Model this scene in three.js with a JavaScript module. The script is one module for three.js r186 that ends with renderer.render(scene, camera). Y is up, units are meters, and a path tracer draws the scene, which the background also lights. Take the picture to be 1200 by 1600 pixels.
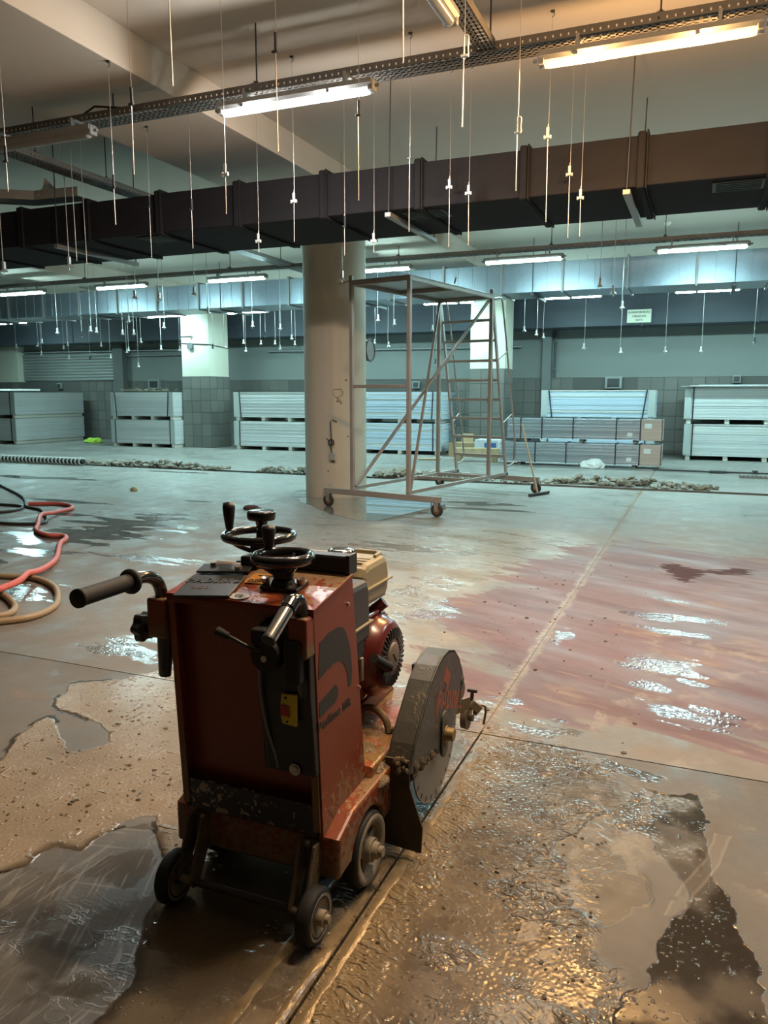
import * as THREE from 'three';
import { RoundedBoxGeometry } from 'three/addons/geometries/RoundedBoxGeometry.js';
import { mergeGeometries } from 'three/addons/utils/BufferGeometryUtils.js';
import { TextGeometry } from 'three/addons/geometries/TextGeometry.js';
import { FontLoader } from 'three/addons/loaders/FontLoader.js';
import { RectAreaLightUniformsLib } from 'three/addons/lights/RectAreaLightUniformsLib.js';

// ------------------------------------------------------------------ camera, light, exposure
const scene = new THREE.Scene();
scene.background = new THREE.Color(0x000000);
const camera = new THREE.PerspectiveCamera(67.16, 1200 / 1600, 0.05, 80);
camera.position.set(0, 1.5, 0);
camera.rotation.set(THREE.MathUtils.degToRad(-8.68), THREE.MathUtils.degToRad(22.42), 0, 'YXZ');
scene.add(camera);
const renderer = new THREE.WebGLRenderer({ antialias: true });
renderer.toneMapping = THREE.LinearToneMapping;
renderer.toneMappingExposure = 1.9;
renderer.shadowMap.enabled = true;
RectAreaLightUniformsLib.init();
const COOL = [0.97, 0.97, 0.95], FAR = [0.6, 1.0, 1.02], WARM = [1.0, 0.55, 0.2], TAN = [1.0, 0.74, 0.47];
const P_NEAR = 170, P_WARM = 210, P_HEAD = 150, P_FAR = 145;      // radiance of the tube lamps' light
const GLOW = { near: 5, amber: 1.7, far: 66 }, SPILL = 2.0;       // SPILL: candela of the light a near tube sends all round                                                    // what the eye sees of a lit tube

// ------------------------------------------------------------------ helpers
const PI = Math.PI, V3 = (x, y, z) => new THREE.Vector3(x, y, z);
let seed = 12345;
const rnd = () => { seed = (seed * 1664525 + 1013904223) >>> 0; return seed / 4294967296; };
const rr = (a, b) => a + (b - a) * rnd();
const used = {};
function numbered(n) { const k = used[n] = (used[n] ?? -1) + 1; return k ? n + '_' + String(k).padStart(3, '0') : n; }
function tag(o, label, category, group, kind) {
  if (label) o.userData.label = label; if (category) o.userData.category = category;
  if (group) o.userData.group = group; if (kind) o.userData.kind = kind; return o;
}
function thing(name, label, category, pos = [0, 0, 0], turn = 0, group) {
  const o = new THREE.Group(); o.name = numbered(name); o.position.set(...pos); o.rotation.y = turn; scene.add(o);
  return tag(o, label, category, group);
}
function boxUV(g) {                                                // uv in metres by the way a face points
  const p = g.attributes.position, n = g.attributes.normal, uv = new Float32Array(p.count * 2);
  for (let i = 0; i < p.count; i++) {
    const ax = Math.abs(n.getX(i)), ay = Math.abs(n.getY(i)), az = Math.abs(n.getZ(i));
    if (ay >= ax && ay >= az) { uv[2 * i] = p.getX(i); uv[2 * i + 1] = p.getZ(i); }
    else if (ax >= az) { uv[2 * i] = p.getZ(i); uv[2 * i + 1] = p.getY(i); }
    else { uv[2 * i] = p.getX(i); uv[2 * i + 1] = p.getY(i); }
  }
  g.setAttribute('uv', new THREE.BufferAttribute(uv, 2)); return g;
}
function join(list) {
  const gs = list.flat(Infinity).map(g => { const q = g.index ? g.toNonIndexed() : g; for (const k of Object.keys(q.attributes)) if (!['position', 'normal', 'uv'].includes(k)) q.deleteAttribute(k); boxUV(q); return q; });
  return gs.length === 1 ? gs[0] : mergeGeometries(gs);
}
function M(name, geos, mat, parent) {                              // one part = one mesh
  const m = new THREE.Mesh(Array.isArray(geos) ? join(geos) : geos, mat);
  if (parent && parent !== scene) { m.name = name; parent.add(m); } else { m.name = numbered(name); scene.add(m); }
  return m;
}
const tr = (g, x = 0, y = 0, z = 0) => g.translate(x, y, z);
function bx(w, h, d, x = 0, y = 0, z = 0, r = 0, rot) {
  const g = r ? new RoundedBoxGeometry(w, h, d, 2, Math.min(r, w / 2.01, h / 2.01, d / 2.01)) : new THREE.BoxGeometry(w, h, d);
  if (rot) { g.rotateX(rot[0]); g.rotateY(rot[1]); g.rotateZ(rot[2]); }
  return g.translate(x, y, z);
}
const span = (x0, x1, y0, y1, z0, z1, r = 0) => bx(x1 - x0, y1 - y0, z1 - z0, (x0 + x1) / 2, (y0 + y1) / 2, (z0 + z1) / 2, r);
function cy(r1, r2, h, x, y, z, axis = 'y', n = 24) {
  const g = new THREE.CylinderGeometry(r1, r2, h, n);
  if (axis === 'x') g.rotateZ(-PI / 2); if (axis === 'z') g.rotateX(PI / 2);
  return g.translate(x, y, z);
}
const QY = V3(0, 1, 0);
function rod(a, b, r, n = 10, r2 = r) {                            // round bar between two points
  const A = V3(...a), B = V3(...b), g = new THREE.CylinderGeometry(r2, r, A.distanceTo(B), n);
  g.applyQuaternion(new THREE.Quaternion().setFromUnitVectors(QY, B.clone().sub(A).normalize()));
  const c = A.add(B).multiplyScalar(.5); return g.translate(c.x, c.y, c.z);
}
function bar(a, b, w, h, r = 0) {                                  // square bar between two points (w sideways, h up)
  const A = V3(...a), B = V3(...b), L = A.distanceTo(B), g = r ? new RoundedBoxGeometry(w, h, L, 1, r) : new THREE.BoxGeometry(w, h, L);
  const o = new THREE.Object3D(); o.position.copy(A).add(B).multiplyScalar(.5); o.up.set(0, Math.abs(B.y - A.y) > .95 * L ? 0 : 1, Math.abs(B.y - A.y) > .95 * L ? 1 : 0); o.lookAt(B); o.updateMatrix();
  return g.applyMatrix4(o.matrix);
}
function tube(pts, r, seg = 40, n = 10, closed = false) {
  return new THREE.TubeGeometry(new THREE.CatmullRomCurve3(pts.map(p => V3(...p)), closed), seg, r, n, closed);
}
function lathe(pr, x, y, z, axis = 'y', n = 32) {
  const g = new THREE.LatheGeometry(pr.map(p => new THREE.Vector2(...p)), n);
  if (axis === 'x') g.rotateZ(-PI / 2); if (axis === 'z') g.rotateX(PI / 2);
  return g.translate(x, y, z);
}
function shape(pts, holes = []) {
  const s = new THREE.Shape(pts.map(p => new THREE.Vector2(...p)));
  for (const h of holes) s.holes.push(new THREE.Path(h.map(p => new THREE.Vector2(...p)))); return s;
}
function ext(s, depth, b = 0) {
  return new THREE.ExtrudeGeometry(s, { depth: depth - 2 * b, bevelEnabled: b > 0, bevelThickness: b, bevelSize: b, bevelOffset: -b, bevelSegments: 2, curveSegments: 20 }).translate(0, 0, b);
}
const prX = (zy, x0, x1, b = 0, holes = []) => ext(shape(zy.map(p => [-p[0], p[1]]), holes.map(h => h.map(p => [-p[0], p[1]]))), x1 - x0, b).rotateY(PI / 2).translate(x0, 0, 0);
const prY = (xz, y0, y1, b = 0) => ext(shape(xz.map(p => [p[0], -p[1]])), y1 - y0, b).rotateX(-PI / 2).translate(0, y0, 0);
const prZ = (xy, z0, z1, b = 0) => ext(shape(xy), z1 - z0, b).translate(0, 0, z0);
const arc = (cx, cy_, r, a0, a1, n) => Array.from({ length: n + 1 }, (_, i) => { const a = a0 + (a1 - a0) * i / n; return [cx + r * Math.cos(a), cy_ + r * Math.sin(a)]; });

// ------------------------------------------------------------------ noise and textures
const LAT = new Float32Array(65536); { let s = 99991; for (let i = 0; i < 65536; i++) { s = (s * 1664525 + 1013904223) >>> 0; LAT[i] = s / 4294967296; } }
function noise(x, y) {
  const xi = Math.floor(x), yi = Math.floor(y), fx = x - xi, fy = y - yi, u = fx * fx * (3 - 2 * fx), v = fy * fy * (3 - 2 * fy);
  const a = xi & 255, b = (xi + 1) & 255, c = (yi & 255) << 8, d = ((yi + 1) & 255) << 8;
  const p = LAT[c + a], q = LAT[c + b], r = LAT[d + a], s = LAT[d + b];
  return p + (q - p) * u + (r - p) * v + (p - q - r + s) * u * v;
}
function fbm(x, y, o) { let s = 0, a = .5, t = 0; for (let i = 0; i < o; i++) { s += a * noise(x, y); t += a; a *= .5; x = x * 2.03 + 17.3; y = y * 2.03 + 5.7; } return s / t; }
const clamp = (v, a = 0, b = 1) => v < a ? a : v > b ? b : v, ss = (a, b, v) => { v = clamp((v - a) / (b - a)); return v * v * (3 - 2 * v); }, mix = (a, b, t) => a + (b - a) * t;
const s8 = v => { v = clamp(v); return 255 * (v <= .0031308 ? 12.92 * v : 1.055 * Math.pow(v, 1 / 2.4) - .055); };
function dtex(data, w, h, srgb, wrap = THREE.RepeatWrapping) {
  const t = new THREE.DataTexture(data, w, h); t.wrapS = t.wrapT = wrap; t.magFilter = THREE.LinearFilter; t.minFilter = THREE.LinearMipmapLinearFilter; t.generateMipmaps = true;
  if (srgb) t.colorSpace = THREE.SRGBColorSpace; t.needsUpdate = true; return t;
}
// f(u, v) over one repeat in metres -> [r, g, b, rough, height]; returns maps that repeat every `size` metres
function surf(size, n, f, mat = {}, bump = .002, repeatY = size) {
  const c = new Uint8Array(n * n * 4), r = new Uint8Array(n * n * 4), h = new Uint8Array(n * n * 4);
  for (let j = 0; j < n; j++) for (let i = 0; i < n; i++) {
    const o = f(i / n, j / n), k = (j * n + i) * 4;
    c[k] = s8(o[0]); c[k + 1] = s8(o[1]); c[k + 2] = s8(o[2]); r[k] = r[k + 1] = r[k + 2] = 255 * clamp(o[3]); h[k] = h[k + 1] = h[k + 2] = 255 * clamp(o[4]); c[k + 3] = r[k + 3] = h[k + 3] = 255;
  }
  const set = t => { t.repeat.set(1 / size, 1 / repeatY); return t; };
  return new THREE.MeshPhysicalMaterial({ map: set(dtex(c, n, n, true)), roughnessMap: set(dtex(r, n, n)), roughness: 1, bumpMap: bump ? set(dtex(h, n, n)) : null, bumpScale: bump, metalness: 0, ...mat });
}
// seamless fbm on a unit square: period p lattice cells
function tn(u, v, p, o = 4) {
  let s = 0, a = .5, t = 0;
  for (let k = 0; k < o; k++) {
    const x = u * p, y = v * p, xi = Math.floor(x), yi = Math.floor(y), fx = x - xi, fy = y - yi, U = fx * fx * (3 - 2 * fx), W = fy * fy * (3 - 2 * fy), w = q => ((q % p) + p) % p, H = (i, j) => LAT[((w(j) + k * 31) & 255) << 8 | ((w(i) + k * 57) & 255)];
    const P = H(xi, yi), Q = H(xi + 1, yi), R = H(xi, yi + 1), S = H(xi + 1, yi + 1);
    s += a * (P + (Q - P) * U + (R - P) * W + (P - Q - R + S) * U * W); t += a; a *= .5; p *= 2;
  }
  return s / t;
}
const plain = (r, g, b, rough = .6, metal = 0, extra = {}) => { const m = new THREE.MeshPhysicalMaterial({ roughness: rough, metalness: metal, ...extra }); m.color.setRGB(r, g, b); return m; };
// plain mottled stuff: one shared grain, tinted; a relief of its own only where it shows
const GRAIN = {};
function mottle(r, g, b, amp, rough, size, n = 128, bump = .001, extra = {}, p = 6) {
  const key = p + '|' + amp; const N = 256;
  GRAIN[key] ??= (() => { const c = new Uint8Array(N * N * 4), h = new Uint8Array(N * N * 4); for (let j = 0; j < N; j++) for (let i = 0; i < N; i++) { const u = i / N, v = j / N, a = tn(u, v, p, 5), k = clamp((1 + amp * (a - .5) * 2) / (1 + amp)), q = (j * N + i) * 4; c[q] = c[q + 1] = c[q + 2] = s8(k); h[q] = h[q + 1] = h[q + 2] = 255 * (.6 * tn(u, v, 64, 2) + .4 * tn(u, v, 20, 3)); c[q + 3] = h[q + 3] = 255; } return { c: dtex(c, N, N, true), h: dtex(h, N, N) }; })();
  const m = new THREE.MeshPhysicalMaterial({ roughness: rough, metalness: 0, ...extra }), t = GRAIN[key], rep = q => { const k = q.clone(); k.repeat.set(1 / size, 1 / size); k.needsUpdate = true; return k; };
  m.color.setRGB(Math.min(1, r * (1 + amp)), Math.min(1, g * (1 + amp)), Math.min(1, b * (1 + amp)));
  (t.m ??= {}); const tk = String(size); t.m[tk] ??= { c: rep(t.c), h: rep(t.h) };
  m.map = t.m[tk].c; if (bump >= .001) { m.bumpMap = t.m[tk].h; m.bumpScale = bump; } return m;
}
const beamY = x => [-21.55, -13.3, -4.96, 3.35].some(c => Math.abs(x - c) < .65) ? 4.0 : 4.31;

// ------------------------------------------------------------------ the floor: slabs between saw-cut joints, wet with slurry
class Zone {                                                        // signed distance to an outline, from a coarse grid
  constructor(poly, pad = .35, n = 110) {
    const xs = poly.map(p => p[0]), zs = poly.map(p => p[1]);
    this.x0 = Math.min(...xs) - pad; this.x1 = Math.max(...xs) + pad; this.z0 = Math.min(...zs) - pad; this.z1 = Math.max(...zs) + pad; this.n = n; this.d = new Float32Array(n * n);
    for (let j = 0; j < n; j++) for (let i = 0; i < n; i++) {
      const x = mix(this.x0, this.x1, i / (n - 1)), z = mix(this.z0, this.z1, j / (n - 1)); let best = 1e9, ins = false;
      for (let k = 0, l = poly.length - 1; k < poly.length; l = k++) {
        const [ax, az] = poly[k], [bx_, bz] = poly[l], ex = bx_ - ax, ez = bz - az, t = clamp(((x - ax) * ex + (z - az) * ez) / (ex * ex + ez * ez || 1)), dx = x - ax - ex * t, dz = z - az - ez * t;
        best = Math.min(best, dx * dx + dz * dz);
        if (az > z !== bz > z && x < (bx_ - ax) * (z - az) / (bz - az) + ax) ins = !ins;
      }
      this.d[j * n + i] = Math.sqrt(best) * (ins ? 1 : -1);
    }
  }
  at(x, z) {
    const u = (x - this.x0) / (this.x1 - this.x0) * (this.n - 1), v = (z - this.z0) / (this.z1 - this.z0) * (this.n - 1);
    if (u < 0 || v < 0 || u >= this.n - 1 || v >= this.n - 1) return -9;
    const i = u | 0, j = v | 0, a = u - i, b = v - j, k = j * this.n + i, d = this.d;
    return (d[k] * (1 - a) + d[k + 1] * a) * (1 - b) + (d[k + this.n] * (1 - a) + d[k + this.n + 1] * a) * b;
  }
}
const Z = {
  slurryL: new Zone([[-3.9, -2.0], [-2.61, -2.16], [-2.73, -2.37], [-2.76, -2.54], [-2.6, -2.5], [-2.41, -2.4], [-2.33, -2.47], [-2.43, -2.53], [-2.59, -2.65], [-2.82, -2.72], [-2.98, -2.93], [-2.8, -3.1], [-2.6, -3.6], [-1.9, -3.5], [-1.2, -2.4], [-.9, -1.6], [-1.2, -1.1], [-1.37, -1.25], [-1.4, -1.5], [-1.53, -1.85], [-1.75, -2.05], [-1.83, -1.92], [-1.82, -1.8], [-1.92, -1.78], [-1.93, -1.68], [-2.6, -1.1], [-3.9, -1.1]]),
  slick: new Zone([[-2.1, -1.3], [-1.93, -1.68], [-1.92, -1.78], [-1.82, -1.8], [-1.83, -1.92], [-1.75, -2.05], [-1.53, -1.85], [-1.44, -1.71], [-1.38, -1.51], [-1.3, -1.4], [-1.28, -1.25], [-1.4, -1.0], [-2.1, -1.0]]),
  ripple: new Zone([[-.82, -3.3], [-.45, -3.14], [-.25, -2.95], [-.15, -2.72], [-.22, -2.41], [-.2, -2.19], [-.15, -1.97], [.0, -1.73], [.12, -1.2], [-.9, -1.2], [-.86, -2.4]]),
  smear: new Zone([[-.37, -2.4], [-.24, -2.71], [-.04, -2.25], [-.07, -2.15], [-.19, -2.04], [-.29, -2.18]]),
  water: new Zone([[-.09, -2.93], [.06, -2.98], [.1, -2.81], [.08, -2.67], [.12, -2.42], [.23, -2.22], [.26, -2.12], [.3, -1.7], [.2, -1.2], [-.05, -1.5], [-.12, -1.74], [-.08, -2.06], [.01, -2.31], [-.1, -2.59]]),
  red: new Zone([[-1.64, -4.89], [-1.49, -5.51], [-1.46, -6.2], [-1.28, -7.3], [-.6, -8.3], [.07, -7.8], [.75, -7.3], [1.5, -5.2], [.8, -3.71], [.3, -3.5], [-.47, -3.4], [-.82, -3.3], [-1.02, -3.64], [-1.35, -4.55]]),
  stain: new Zone([[-.33, -7.2], [-.14, -7.22], [.07, -7.08], [.38, -7.27], [.49, -7.2], [.42, -7.0], [.12, -6.92], [-.07, -6.48], [-.23, -6.83]]),
  pondL: new Zone([[-6.98, -6.01], [-6.91, -6.47], [-6.73, -7.18], [-6.39, -7.82], [-5.84, -7.87], [-5.52, -7.38], [-5.57, -6.8], [-5.69, -6.14], [-5.79, -5.56], [-5.96, -5.11]]),
  film: new Zone([[-3.4, -8.2], [-1.5, -8.6], [-.9, -7.9], [-1.3, -6.6], [-1.5, -5.4], [-1.7, -4.8], [-1.2, -4.0], [-.95, -3.4], [-1.6, -3.3], [-2.2, -4.2], [-2.7, -5.6], [-3.2, -6.8]]),
};
const DAMP = [[-11.0, -10.55, 1.0, .13], [-8.2, -8.3, .75, .1], [-7.4, -7.35, .3, .1], [-2.9, -10.3, .6, .16], [-2.7, -9.8, .5, .1], [-9.5, -12.3, .8, .1], [-6.6, -9.0, .3, .06], [-12.2, -13.2, 1.6, .12]];
const SHEEN = [[-.22, -4.38, .13, .1], [0, -4.31, .06, .14], [-.17, -4.04, .07, .11], [-.74, -4.73, .04, .13], [.05, -3.74, .12, .09], [-.56, -3.34, .1, .08], [-.86, -3.5, .09, .1], [-.14, -5.87, .1, .07], [-.17, -5.42, .2, .06], [-.12, -5.1, .14, .06], [-2.75, -3.75, .28, .22], [-3.1, -4.3, .12, .2], [-4.5, -5.6, .5, .1], [-4.75, -4.35, .25, .12], [-4.6, -4.1, .14, .07], [-3.2, -3.5, .2, .08], [-1.75, -4.95, .14, .2], [-1.95, -5.5, .15, .25], [-1.2, -3.45, .3, .1], [-.35, -3.05, .14, .05], [-.12, -2.75, .06, .1], [-4.1, -6.8, .2, .1], [-2.6, -7.0, .5, .16]];
const JX = -.845;
let sheenHere = SHEEN, dampHere = DAMP;
function floorAt(x, z, o) {
  const w1 = fbm(x * 2.1 + 9, z * 2.1, 4), w2 = fbm(x * 7.3, z * 7.3 + 31, 4), n3 = noise(x * 41, z * 41), n4 = noise(x * 113, z * 113), n5 = noise(x * 260 + 5, z * 260), big = fbm(x * .45 + 3, z * .45, 3);
  const wob = (w1 - .5) * .42 + (w2 - .5) * .2 + (n3 - .5) * .03 + (n4 - .5) * .008, q = .8 + .3 * (big - .5) + .35 * (w1 - .5) + .22 * (w2 - .5) + .08 * (n3 - .5) + .06 * (n5 - .5);
  let r = .225 * q, g = .192 * q, b = .16 * q, ro = .5 + .5 * (w2 - .45) + .2 * (big - .5), h = .3 + .04 * w2 + .012 * n4;
  if (z > -3.18) { const k = x < JX ? .8 : .6; r *= k; g *= k; b *= k; }
  const P = (R, G, B, k) => { r = mix(r, R, k); g = mix(g, G, k); b = mix(b, B, k); };
  // power-float swirls, pale drag marks, hairline smears
  const f1 = fbm(x * .9 + 40, z * .9 + 4, 4), s2 = ss(.47, .5, f1) * (1 - ss(.5, .53, f1)), hair = ss(.78, .95, noise(x * 7 - z * 3, z * 46 + x * 12)) * ss(.45, .6, w1);
  P(r * 1.35, g * 1.33, b * 1.3, clamp(.4 * s2 + .35 * hair)); ro += .1 * s2;
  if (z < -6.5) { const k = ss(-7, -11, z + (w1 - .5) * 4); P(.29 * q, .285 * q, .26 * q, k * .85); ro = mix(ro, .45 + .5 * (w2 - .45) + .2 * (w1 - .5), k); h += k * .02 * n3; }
  const wet = (k, R, dark) => { r *= mix(1, dark, k); g *= mix(1, dark, k); b *= mix(1, dark, k); ro = mix(ro, R, k); };
  let d;
  if ((d = Z.film.at(x, z)) > -1) { const st = fbm(x * 3 + z, z * 16 - x * 4, 4), k = ss(-.1, .14, d + wob + (st - .5) * .5); P(.3 * q, .235 * q, .155 * q, k * .8); ro = mix(ro, .3 + .4 * (st - .42), k); h += k * (.03 + .16 * w2 * n3 * st + .06 * n4 * st); }
  if ((d = Z.red.at(x, z)) > -1) {
    const sk = fbm(x * 1.5 + z * .9, z * 6.5 - x * 2.8, 5), k = ss(-.02, .05, d + (sk - .5) * 1.25 + wob * .6), s3 = fbm(x * 4 + z * 2, z * 22 - x * 8, 4), pale = ss(.53, .66, s3 * .35 + sk * .3 + w1 * .3 + .06 * (w2 - .5)), deep = ss(.5, .64, fbm(x * 1.6 + 8, z * 4.5 - x * 2, 5));
    P(mix(mix(.165, .125, deep), .24, pale), mix(mix(.094, .066, deep), .175, pale), mix(mix(.112, .084, deep), .152, pale), k * (.56 + .3 * sk)); ro = mix(ro, .52 + .6 * (sk - .45) + .1 * pale, k); h += k * (.06 * s3 + .03 * n4);
  }
  if ((d = Z.stain.at(x, z)) > -1) { const k = ss(-.01, .03, d + wob * .5 + (noise(x * 9, z * 34) - .5) * .12); P(.05, .013, .011, k * .95); ro = mix(ro, .85, k); }
  if ((d = Z.pondL.at(x, z)) > -1) { const st = fbm(x * 2.2 + 20, z * 8, 4), k = ss(0, .05, d + wob * 1.2 + (st - .52) * 2.2); wet(k, .1 + .12 * n3 * w2, .58); h += k * (.06 * n4 * w2 - .03); }
  if (z > -3.3 || Math.abs(x + .845) < .5) {
    if ((d = Z.slurryL.at(x, z)) > -1) {
      const dd = d + wob * .34, k = ss(-.003, .008, dd), rim = ss(-.035, -.008, dd) * (1 - k) * ss(.42, .52, w2 + .2 * (w1 - .5)); wet(rim, .1, .38);
      const m = .84 + .3 * (w1 - .5) + .18 * (w2 - .5) + .1 * (n5 - .5), pool = ss(-1.62, -1.42, x + .35 * (z + 1.7) + .3 * (w1 - .5)) * ss(-2.1, -1.9, z), rimH = Math.exp(-dd * dd / .0003) * .05; P(mix(.32, .14, pool) * m, mix(.25, .105, pool) * m, mix(.18, .066, pool) * m, k);
      const l1 = noise(x * 38 + 7, z * 38), l2 = noise(x * 71, z * 71 + 3), gate = ss(.45, .6, noise(x * 5 + 2, z * 6)), lum = (ss(.86, .97, l1) + .6 * ss(.86, .97, l2)) * mix(.35, 1, gate) * (1 - .8 * pool);
      ro = mix(ro, mix(.24 + .14 * (n4 - .5) + .12 * (w2 - .5), .07, pool), k); h += k * (mix(.12 + .03 * w2 + .012 * n4, .06, pool) + .5 * lum + rimH); P(.11, .08, .05, k * .5 * ss(.5, .9, lum) * n4);
    }
    if ((d = Z.slick.at(x, z)) > -1) {
      const dd = d + wob * .26, k = ss(-.004, .006, dd), rim = ss(-.045, -.006, dd) * (1 - k) * ss(.38, .5, w1 + .3 * (w2 - .5)); wet(rim, .08, .36);
      const a = noise(x * 95 - z * 40, z * 7 + x * 5), a2 = noise(x * 150 + z * 14, z * 5), a3 = noise(x * 16 + z * 70, x * 5), sc = ss(.68, .95, a) * ss(.42, .6, w1) + ss(.72, .95, a2) * .8 * ss(.48, .62, fbm(x * 5 + 30, z * 5, 2)) + ss(.84, .95, a3) * .6 * ss(.45, .6, w2), dk = ss(.54, .62, fbm(x * 3 + 70, z * 3 + x, 5)) * ss(-1.6, -1.3, z);
      P(.15 * q, .14 * q, .13 * q, k); P(.34, .31, .27, k * clamp(sc) * .5); P(.05, .045, .037, k * dk * .8); ro = mix(ro, mix(.14 + .18 * ss(.45, .6, w2) + .12 * clamp(sc), .06, dk), k); h = mix(h, .26 + .015 * n4 + .02 * clamp(sc), k);
      const cu = fbm(x * 11 + w2 * 3, z * 15, 4), sp = ss(-1.72, -1.5, z + .5 * (x + 1.6)) * ss(.42, .56, w1 + .4 * (w2 - .5)) * (1 - dk), ring = ss(.03, .0, Math.abs(cu - .5)) + .7 * ss(.025, .0, Math.abs(cu - .6)); h += k * sp * .06 * ring; P(.25, .23, .2, k * sp * clamp(ring) * .22); P(r * .6, g * .58, b * .54, k * sp * ss(.5, .55, cu) * .6);
    }
    if ((d = Z.ripple.at(x, z)) > -1) {
      const near = Math.abs(x + .79), k = ss(-.12, .06, d + wob * 1.1), ca = fbm(x * 3.2 + 60, z * 3.2, 3), calm = ss(.52, .6, ca) * (1 - ss(.14, .05, near)), ux = x * 44 + 8 * w2 + 3 * w1, uz = z * 74 + 10 * w2, ra = noise(ux, uz), rb = noise(ux * 2.3 + 4, uz * 2.1), rc_ = noise(ux * .45, uz * .4 + 8), dash = ss(.55, .95, ra) + .55 * ss(.5, .95, rb), m = .7 + .5 * (w1 - .3) + .3 * (w2 - .5), tanK = ss(.2, .02, near + (w1 - .5) * .25);
      P(mix(.17, .25, tanK) * m, mix(.135, .185, tanK) * m, mix(.1, .105, tanK) * m, k * .92); P(.075, .06, .045, k * .55 * ss(.52, .6, fbm(x * 8 + 3, z * 12, 4)) * (1 - tanK)); P(.27, .22, .16, k * .4 * ss(.54, .75, fbm(x * 14 + 9, z * 19 + 4, 5)) * n4);
      ro = mix(ro, .08 + .1 * n3 + .08 * calm, k); h += k * (.05 + mix(.26 * dash + .22 * rc_ * rc_ + .1 * n4, .03 * n4 + .16 * ss(.7, .98, rb) * ss(.5, .8, n3), calm));
    }
    if ((d = Z.smear.at(x, z)) > -1) { const dd = d + wob * .42, k = ss(-.006, .006, dd), s = noise(x * 7 + z * 3, z * 30 + x * 60), s4 = fbm(x * 5, z * 5 + 9, 4); P(.155 * q + .03 * s + .08 * (s4 - .5), .138 * q + .03 * s + .08 * (s4 - .5), .118 * q + .03 * s + .07 * (s4 - .5), k * .6); ro = mix(ro, .24 + .15 * (s4 - .5), k); h = mix(h, .3 + .025 * s, k * .8); const e = Math.exp(-dd * dd / .00012) * ss(.4, .5, w2); P(.06, .05, .04, e * .6); h += e * .09; }
    if ((d = Z.water.at(x, z)) > -1) { const dd = d + wob * .5, k = ss(-.003, .005, dd), in2 = fbm(x * 4.2 + 11, z * 4.2, 5); wet(k, .06 + .1 * ss(.5, .6, in2), .34 + .55 * ss(.44, .62, in2)); h = mix(h, .2, k); h += k * (.2 * ss(.86, .97, n3) + .12 * ss(.8, .95, n4) * ss(.5, .6, w2) ) + .05 * Math.exp(-dd * dd / .0001) * n3; }
  }
  for (const [cx, cz, a, c] of sheenHere) { const ex = (x - cx) / a / 1.35, ez = (z - cz) / c / 1.35, e = ex * ex + ez * ez; if (e < 2.5) { const st = fbm(x * 4.5 + cx * 7 + z * 1.5, z * 15 - x * 4, 5), k = ss(.5, .56, st + .16 * (1 - e)); if (k > 0) { ro = mix(ro, .09 + .06 * n3, k); r *= 1 - .18 * k; g *= 1 - .16 * k; b *= 1 - .12 * k; h += k * (.05 * n3 * w2 + .05 * n4 - .05); } } }
  for (const [cx, cz, a, c] of dampHere) { const ex = (x - cx) / a, ez = (z - cz) / c, e = ex * ex + ez * ez; if (e < 2.5) wet(ss(.5, .55, fbm(x * 2.5 + cx, z * 9 + x, 4) + .22 * (1 - e)), .12, .5); }
  // dried splashes at the right, and the pale double drag mark
  if (x > -.4 && z > -5 && z < -1.6) {
    const sp = ss(.52, .74, fbm(x * 10 + 5, z * 10, 6)) * ss(.47, .6, w1 + .04) * (.35 + .9 * n4); P(.28, .24, .19, clamp(sp) * .6); ro = mix(ro, .5, sp * .6);
    const lx = .13 + .3 * (z + 2.62) * -.9 + .12 * (w1 - .5), mk = Math.abs(x - lx), m2 = ss(.03, .024, mk) * (.35 + .65 * ss(.014, .022, mk)); if (z > -2.72 && z < -2.2) P(.27, .235, .19, .45 * m2 * ss(.35, .5, n3 * .4 + w2 * .8));
  }
  // cuttings lying along the fresh cut
  const c0 = Math.abs(x + .845 + .01 * (n3 - .5)); if (z < -3.0 && z > -12.7) { const k = ss(.05, .014, c0 + (w2 - .5) * .08); P(.25 * (.6 + .6 * n3), .17 * (.6 + .6 * n3), .1 * (.6 + .6 * n3), k * .8); h += k * (.1 * n3 + .1 * n4); ro = mix(ro, .35, k); }
  o[0] = r; o[1] = g; o[2] = b; o[3] = ro; o[4] = h;
}
function floorMat(x0, x1, z0, z1, W, H, bump = .016) {
  const c = new Uint8Array(W * H * 4), R = new Uint8Array(W * H * 4), h = new Uint8Array(W * H * 4), o = [0, 0, 0, 0, 0];
  for (let j = 0, k = 0; j < H; j++) { const zj = mix(z0, z1, (j + .5) / H), inz = e => Math.abs(e[1] - zj) < e[3] * 2 && e[0] + 2 * e[2] > x0 && e[0] - 2 * e[2] < x1; sheenHere = SHEEN.filter(inz); dampHere = DAMP.filter(inz); for (let i = 0; i < W; i++, k += 4) {
    floorAt(mix(x0, x1, (i + .5) / W), mix(z0, z1, (j + .5) / H), o);
    c[k] = s8(o[0]); c[k + 1] = s8(o[1]); c[k + 2] = s8(o[2]); R[k] = R[k + 1] = R[k + 2] = 255 * clamp(o[3], .03, 1); h[k] = h[k + 1] = h[k + 2] = 255 * clamp(o[4]); c[k + 3] = R[k + 3] = h[k + 3] = 255;
  } }
  const w = THREE.MirroredRepeatWrapping;
  return new THREE.MeshPhysicalMaterial({ map: dtex(c, W, H, true, w), roughnessMap: dtex(R, W, H, false, w), bumpMap: dtex(h, W, H, false, w), bumpScale: bump, roughness: 1, metalness: 0, specularIntensity: .75 });
}
const JZ = [-3.18, -7.9], GAP = .004;
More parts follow.
